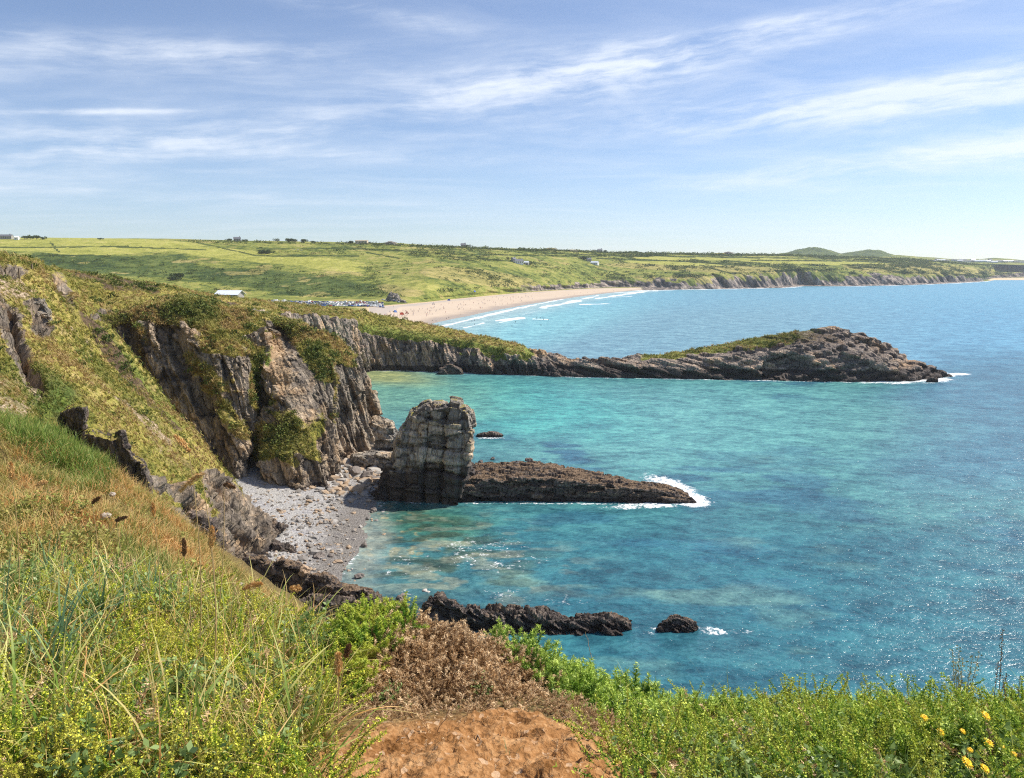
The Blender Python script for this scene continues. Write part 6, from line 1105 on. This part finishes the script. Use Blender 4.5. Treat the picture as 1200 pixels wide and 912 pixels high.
wet_ = cloth('wetsuit', (.02, .022, .03)); outfits = [('white top and dark shorts', [M_skin, cloth('white_cloth', (.75, .74, .72)), cloth('navy_cloth', (.03, .05, .12)), M_hair]), ('red top and blue shorts', [M_skin, cloth('red_cloth', (.55, .05, .04)), cloth('blue_cloth', (.06, .14, .40)), M_hair]), ('dark top and dark trousers', [M_skin, cloth('dark_cloth', (.04, .04, .05)), cloth('grey_cloth', (.10, .10, .12)), M_hair]), ('blue top and pale shorts', [M_skin, cloth('blue_top', (.07, .20, .50)), cloth('sand_cloth', (.5, .42, .3)), M_hair]), ('swimwear', [M_skin, M_skin, cloth('swim_cloth', (.10, .25, .45)), M_hair])]
pm = [(n_, person_mesh(c_, p_)) for (n_, c_), p_ in zip(outfits, ['stand', 'walk', 'stand', 'walk', 'arms'])]; surf_m = person_mesh([wet_, wet_, wet_, M_hair], 'arms')
def put_person(me, q, lb, grp, rz=None, s=1.0): o_ = bpy.data.objects.new('person', me); C.objects.link(o_); o_.location = q; o_.rotation_euler = (0, 0, r.uniform(0, 6.28) if rz is None else rz); o_.scale = (s,)*3; tag(o_, lb, 'person', grp)
r = np.random.default_rng(31)
for k in range(150):
    u = r.random()**1.3; px_ = 452+u*170+r.normal(0, 4); D0 = np.interp(px_, [440, 470, 500, 550, 600, 650], [560, 640, 690, 800, 950, 1110]); D = D0+r.normal(0, .05)*D0
    q = at(px_, D)
    if q[2] < .25: continue
    i_ = r.integers(0, 5); put_person(pm[i_][1], q, f'person in {pm[i_][0]} on the crowded sand of the far beach', f'people in {pm[i_][0]} on the far beach')
for k in range(16):
    px_ = r.uniform(560, 745); D0 = np.interp(px_, [550, 600, 650, 700, 745], [720, 870, 1050, 1260, 1410]); q = at(px_, D0+r.normal(0, 12)); i_ = r.integers(0, 5)
    if q[2] > .2: put_person(pm[i_][1], q, f'person in {pm[i_][0]} on the empty far end of the beach', f'people in {pm[i_][0]} on the far end of the beach')
surf = [(507, 376.5), (511, 377), (526, 373), (523, 374), (553, 377), (556, 376), (559, 374), (600, 383), (604, 378), (629, 373.5), (633, 373.5), (637, 375), (643, 375.5), (634, 382), (556, 381), (540, 369), (789, 355.5), (785, 357)]
for i, (a, b_) in enumerate(surf): q = G(a, b_, 0); q[2] = -.75; put_person(surf_m, q, 'person in a black wetsuit standing waist deep in the surf', 'wetsuited people in the surf', s=1.1)
q = hit(984.5, 391, skip=('grass', 'scrub'), mind=60)
if q is None: q = P(984.5, 389, 296)
put_person(pm[2][1], q-np.array([0, 0, .1]), 'lone person in dark clothes standing on top of the rocky headland islet', None, rz=2.5, s=1.05)
# beach tents and windbreaks
for i, (a, D, c_, lb) in enumerate([(526, 880, (.05, .10, .35), 'dark blue beach tent near the back of the sand'), (556, 985, (.10, .16, .45), 'blue beach tent further along the dune foot'), (477, 655, (.55, .06, .05), 'red beach tent near the stream of people'), (471, 640, (.55, .10, .06), 'red windbreak tent beside the other red one'), (463, 660, (.10, .16, .35), 'blue grey tent nearest the car park end'), (508, 800, (.12, .14, .4), 'blue tent amid the crowd on the middle sand')]):
    q = at(a, D); m_ = cloth('tent_cloth', c_); V = np.array([(-1.3, -1, 0), (1.3, -1, 0), (1.3, 1, 0), (-1.3, 1, 0), (-.9, 0, 1.4), (.9, 0, 1.4), (0, -.1, 1.6)]); F = [np.array([(0, 1, 5, 4), (2, 3, 4, 5), (0, 4, 3, 3), (1, 2, 5, 5)]), np.array([(4, 5, 6), (5, 4, 6)])]; o_ = mk('beach_tent', V*1.3, F, m_, smooth=False); o_.location = q; o_.rotation_euler = (0, 0, i); tag(o_, lb, 'tent', 'beach tents')
# ================================================================== BOULDERS
M_bl = terrain_mat('boulder_rock', .4, .6, 30, [(.16, .14, .13), (.30, .26, .22), (.44, .38, .31), (.56, .49, .40)])
M_or = plain('tan_boulder', (.38, .27, .18), .85, .2, .3, 1.5); M_gb = plain('grey_boulder', (.20, .17, .15), .85, .2, .35, 1.2); M_wb = plain('pale_boulder', (.50, .46, .41), .85, .2, .25, 2)
def cove_z(px_, py_):
    for z_ in (0, .5, 1, 1.5, 2): pass
    q = hit(px_, py_, skip=('grass', 'scrub', 'boulder', 'sea_stack'), mind=45); return q if q is not None else G(px_, py_, .5)
bdat = [(416, 556, 2.6, M_gb, 'large dark boulder leaning in the group at the head of the cove'), (432, 560, 2.2, M_gb, 'dark block right of the large one at the head of the cove'), (405, 566, .9, M_or, 'tan boulder just below the large dark one'), (396, 558, 1.3, M_wb, 'pale flat boulder at the foot of the buttress'), (416, 572, .9, M_or, 'tan boulder nearest the stack'), (425, 580, 1.1, M_or, 'brown boulder at the waterside by the stack'),
    (440, 548, 1.2, M_wb, 'pale block behind the dark boulders'), (385, 572, .9, M_gb, 'grey boulder against the buttress foot'), (450, 565, 1.2, M_gb, 'dark boulder tucked against the stack'), (374, 655, 1.25, M_gb, 'upright mossy boulder at the waters edge'), (356, 668, 1.0, M_or, 'flat tan boulder on the near rocks'), (421, 676, .8, M_gb, 'dark round boulder standing in the shallows'), (388, 650, .6, M_gb, 'small dark boulder behind the upright mossy one'),
    (427, 640, .7, M_gb, 'green boulder awash in the clear water'), (470, 700, .9, M_gb, 'dark boulder at the end of the near rocks'), (500, 692, 1.0, M_wb, 'pale submerged boulder beside the low reef'), (378, 642, .5, M_or, 'small tan boulder at the top of the swash'), (347, 637, .4, M_gb, 'small dark stone in the middle of the shingle'), (308, 628, .4, M_gb, 'small dark stone on the shingle below the strata'), (438, 599, .8, M_gb, 'weedy boulder in the shallows at the stack foot'),
    (620, 541, 1.0, M_gb, 'brown block on the seaward edge of the ledge'), (606, 543, .8, M_gb, 'smaller brown block left of the other on the ledge'), (563, 542, .8, M_gb, 'round boulder in the water behind the ledge'), (577, 538, .6, M_gb, 'little boulder in the water beside the round one')]
for i, (a, b_, s, m_, lb) in enumerate(bdat):
    q = G(a, b_, .1) if a > 480 or 'water' in lb or 'shallow' in lb or 'awash' in lb else cove_z(a, b_+2)
    if 'ledge' in lb and 'water' not in lb: q = P(a, b_, 140)
    stone(q+[0, 0, (-.55 if 'submerged' in lb else .12)*s], s, lb, 'boulder', 'boulder', seed=i+11, mat=m_, group='boulders of the cove', flat=.75)
rr = np.random.default_rng(9); protos = []
import bmesh
for k in range(5):
    bm = bmesh.new(); bmesh.ops.create_icosphere(bm, subdivisions=1, radius=1); V = np.array([v.co[:] for v in bm.verts]); F = np.array([[v.index for v in f.verts] for f in bm.faces]); bm.free(); protos.append((V*rr.uniform(.6, 1.2, (len(V), 1))*[1, .8, .55], F, np.ones(len(V))*.5))
pts = []
for k in range(2600):
    a, b_ = rr.uniform(280, 455), rr.uniform(532, 700)
    if rr.random() > 1.0*ell(np.array(a), np.array(b_), 345, 625, 62, 55, -20)*.75+1.0*ell(np.array(a), np.array(b_), 415, 560, 50, 22)*1.0+.12: continue
    q = G(a, b_, .8); zc = (q[0]-c0[0])*nv[0]+(q[1]-c0[1])*nv[1]
    if zc < -3: continue
    pts.append([q[0], q[1], min(zc*.085, 2.2)+.05])
pts = np.array(pts); sz = rr.gamma(1.6, .11, len(pts))+.10; sz[:300] *= 1.0; a_, b_ = proj(pts); sz *= 1+1.6*ell(a_, b_, 415, 560, 50, 24)
V, F, T, R = scatter(protos, pts, np.tile([0, 0, 1.], (len(pts), 1))+rr.normal(0, .2, (len(pts), 3)), sz, rr.random(len(pts)), rr)
M_peb = leafmat('loose_stones', (.20, .18, .16), (.56, .53, .49), (.5, .45, .4), .0, .85, .4, alt=(.38, .28, .19)); tag(mk('pebbles', V, F, M_peb, dict(tv=T*.5, rv=R), smooth=False), kind='stuff')
# gull
q = P(162, 91, 220); M_gull = plain('gull_white', (.85, .86, .88), .7); V = np.array([(0, -.45, 0), (.07, 0, .06), (0, .3, .03), (-.07, 0, .06), (0, 0, -.08), (-.7, .05, .22), (-1.2, .25, .08), (-.6, .25, .18), (.7, .05, .22), (1.2, .25, .08), (.6, .25, .18)]); F = np.array([(0, 1, 2, 3), (0, 4, 1, 1), (1, 4, 2, 2), (2, 4, 3, 3), (3, 4, 0, 0), (3, 5, 7, 3), (5, 6, 7, 7), (1, 10, 8, 1), (8, 10, 9, 9)]); o_ = mk('gull', V*1.0, F, M_gull, smooth=False); o_.location = q; o_.rotation_euler = (.3, .1, .9); tag(o_, 'white gull gliding high in the sky over the left slope', 'gull')
# ================================================================== LIGHT, SKY, CAMERA
SUN_EL, SUN_AZ = 50.0, 68.0            # azimuth measured from +Y (view direction) towards +X
sl = bpy.data.lights.new('sun', 'SUN'); sl.energy = 5.0; sl.angle = math.radians(.5); sl.color = (1.0, .93, .82)
so = bpy.data.objects.new('sun', sl); C.objects.link(so)
e_, a_ = math.radians(SUN_EL), math.radians(SUN_AZ)
from mathutils import Vector
so.rotation_euler = Vector((math.sin(a_)*math.cos(e_), math.cos(a_)*math.cos(e_), math.sin(e_))).to_track_quat('Z', 'Y').to_euler()
w = bpy.data.worlds.new('World'); bpy.context.scene.world = w; w.use_nodes = True; w.node_tree.nodes.clear(); t = NT(w.node_tree)
wo = t.add('ShaderNodeOutputWorld'); bg = t.add('ShaderNodeBackground'); t.l.new(bg.outputs[0], wo.inputs[0])
sky = t.add('ShaderNodeTexSky', {'sky_type': 'NISHITA', 'sun_disc': False, 'sun_elevation': e_, 'sun_rotation': a_, 'air_density': .85, 'dust_density': .25, 'ozone_density': 3.0, 'altitude': 0})
g = t.add('ShaderNodeTexCoord').outputs[0]; sx = t.add('ShaderNodeSeparateXYZ', None, i0=g)
zc = t.math('MAXIMUM', sx.outputs[2], .02); zc = t.math('ADD', zc, .06)
pl = t.add('ShaderNodeCombineXYZ', None, i0=t.math('DIVIDE', sx.outputs[0], zc), i1=t.math('DIVIDE', sx.outputs[1], zc), i2=0.0).outputs[0]
wv = t.add('ShaderNodeVectorMath', {'operation': 'MULTIPLY_ADD'}, i0=t.noise(pl, .7, 3, .5, out=1), i1=(.9, .9, 0), i2=pl).outputs[0]
ci = t.noise(t.mapping(wv, (.55, 1.9, 1), (0, 0, math.radians(10)), (3.1, 1.7, 0)), 1.0, 7, .62, .3)
c2 = t.noise(t.mapping(pl, (.16, .45, 1), (0, 0, math.radians(14)), (1.2, 4.3, 0)), 1.0, 3, .5)
az = t.math('ARCTAN2', sx.outputs[0], sx.outputs[1]); el = t.math('ARCSINE', sx.outputs[2]); msum = None
for (cx, cy, rx, ry, an, s_) in [(720, 82, 210, 17, -7, 1.0), (620, 100, 300, 26, -3, .45), (1010, 122, 300, 18, -2, 1.05), (1130, 180, 170, 10, -3, 1.1), (180, 60, 260, 18, -4, .75), (230, 165, 280, 18, -8, .6), (470, 185, 220, 10, 0, .4), (420, 12, 170, 12, 6, .6), (980, 20, 300, 12, -3, .6), (300, 232, 330, 12, 0, .35), (900, 215, 240, 12, 0, .4), (110, 131, 90, 2.5, -5, .7), (1500, 100, 500, 60, 0, .6), (-400, 120, 500, 60, 0, .6)]:
    d_ = P(cx, cy, 1.0)-np.array([0, 0, H]); d_ /= np.linalg.norm(d_); a0, e0 = math.atan2(d_[0], d_[1]), math.asin(d_[2]); an = -math.radians(an); ca, sa = math.cos(an), math.sin(an); rx /= 900; ry /= 800
    dx = t.math('SUBTRACT', az, a0); dy_ = t.math('SUBTRACT', el, e0)
    u_ = t.math('ADD', t.math('MULTIPLY', dx, ca/rx), t.math('MULTIPLY', dy_, sa/rx)); v_ = t.math('ADD', t.math('MULTIPLY', dx, -sa/ry), t.math('MULTIPLY', dy_, ca/ry))
    g_ = t.math('MULTIPLY', t.math('EXPONENT', t.math('MULTIPLY', t.math('ADD', t.math('MULTIPLY', u_, u_), t.math('MULTIPLY', v_, v_)), -1.0)), s_); msum = g_ if msum is None else t.math('ADD', msum, g_)
sp_ = t.add('ShaderNodeCombineXYZ', None, i0=t.math('ADD', az, t.math('MULTIPLY', el, .25)), i1=t.math('ADD', el, t.math('MULTIPLY', az, -.09)), i2=0.0).outputs[0]
wv2 = t.add('ShaderNodeVectorMath', {'operation': 'MULTIPLY_ADD'}, i0=t.noise(sp_, 4, 4, .6, out=1), i1=(.10, .035, 0), i2=sp_).outputs[0]
fib = t.noise(t.mapping(wv2, (5, 42, 1)), 1.0, 8, .66); fib2 = t.noise(t.mapping(wv2, (11, 30, 1), (0, 0, .5)), 1.0, 6, .6)
tx = t.math('ADD', t.math('MULTIPLY', fib, .65), t.math('MULTIPLY', fib2, .35))
f = t.step(t.math('MULTIPLY', msum, t.math('ADD', t.math('MULTIPLY', t.math('SUBTRACT', tx, .5), 5.0), .75)), .05, 1.5)
veil = t.math('ADD', t.math('MULTIPLY', t.step(ci, .4, .8), .24), t.math('MULTIPLY', t.step(c2, .3, .8), .10))
f = t.math('ADD', t.math('MULTIPLY', f, .70), veil, True)
skc = t.mix(1.0, sky.outputs[0], (.96, .99, 1.08), 'MULTIPLY')
col = t.mix(f, skc, (7.6, 8.1, 8.9)); t.put(bg.inputs[0], col); bg.inputs[1].default_value = .10
cam = bpy.data.cameras.new('camera'); co = bpy.data.objects.new('camera', cam); C.objects.link(co); co.location = (0, 0, H)
co.rotation_euler = (math.radians(90)-TH, 0, 0); cam.sensor_width = 36; cam.lens = 27; cam.clip_start = .05; cam.clip_end = 30000
sc = bpy.context.scene; sc.camera = co
sc.view_settings.view_transform = 'Standard'; sc.view_settings.look = 'None'; sc.view_settings.exposure = EXPO; sc.view_settings.gamma = 1
sc.cycles.max_bounces = 5; sc.cycles.diffuse_bounces = 3; sc.cycles.glossy_bounces = 2; sc.cycles.transmission_bounces = 3; sc.cycles.volume_bounces = 1
sc.cycles.use_denoising = DENO; sc.cycles.adaptive_threshold = .003; sc.cycles.pixel_filter_type = 'BLACKMAN_HARRIS'; sc.cycles.filter_width = 1.15; sc.cycles.sample_clamp_indirect = 4; sc.cycles.sample_clamp_direct = 12; sc.render.film_transparent = False
if HAZE:
    hz, t, b, o = newmat('haze_air'); t.n.remove(b)
    pv = t.add('ShaderNodeVolumePrincipled'); pv.inputs['Color'].default_value = (.93, .96, 1, 1); pv.inputs['Density'].default_value = HAZE; pv.inputs['Anisotropy'].default_value = .3
    t.l.new(pv.outputs[0], o.inputs['Volume'])
    bx = [(-8000, -500, -12), (8000, -500, -12), (8000, 7000, -12), (-8000, 7000, -12)]; bx += [(a, b_, 420) for a, b_, c_ in bx]
    tag(mk("haze", bx, np.array([[0, 3, 2, 1], [4, 5, 6, 7], [0, 1, 5, 4], [1, 2, 6, 5], [2, 3, 7, 6], [3, 0, 4, 7]]), hz, smooth=False), kind='stuff')
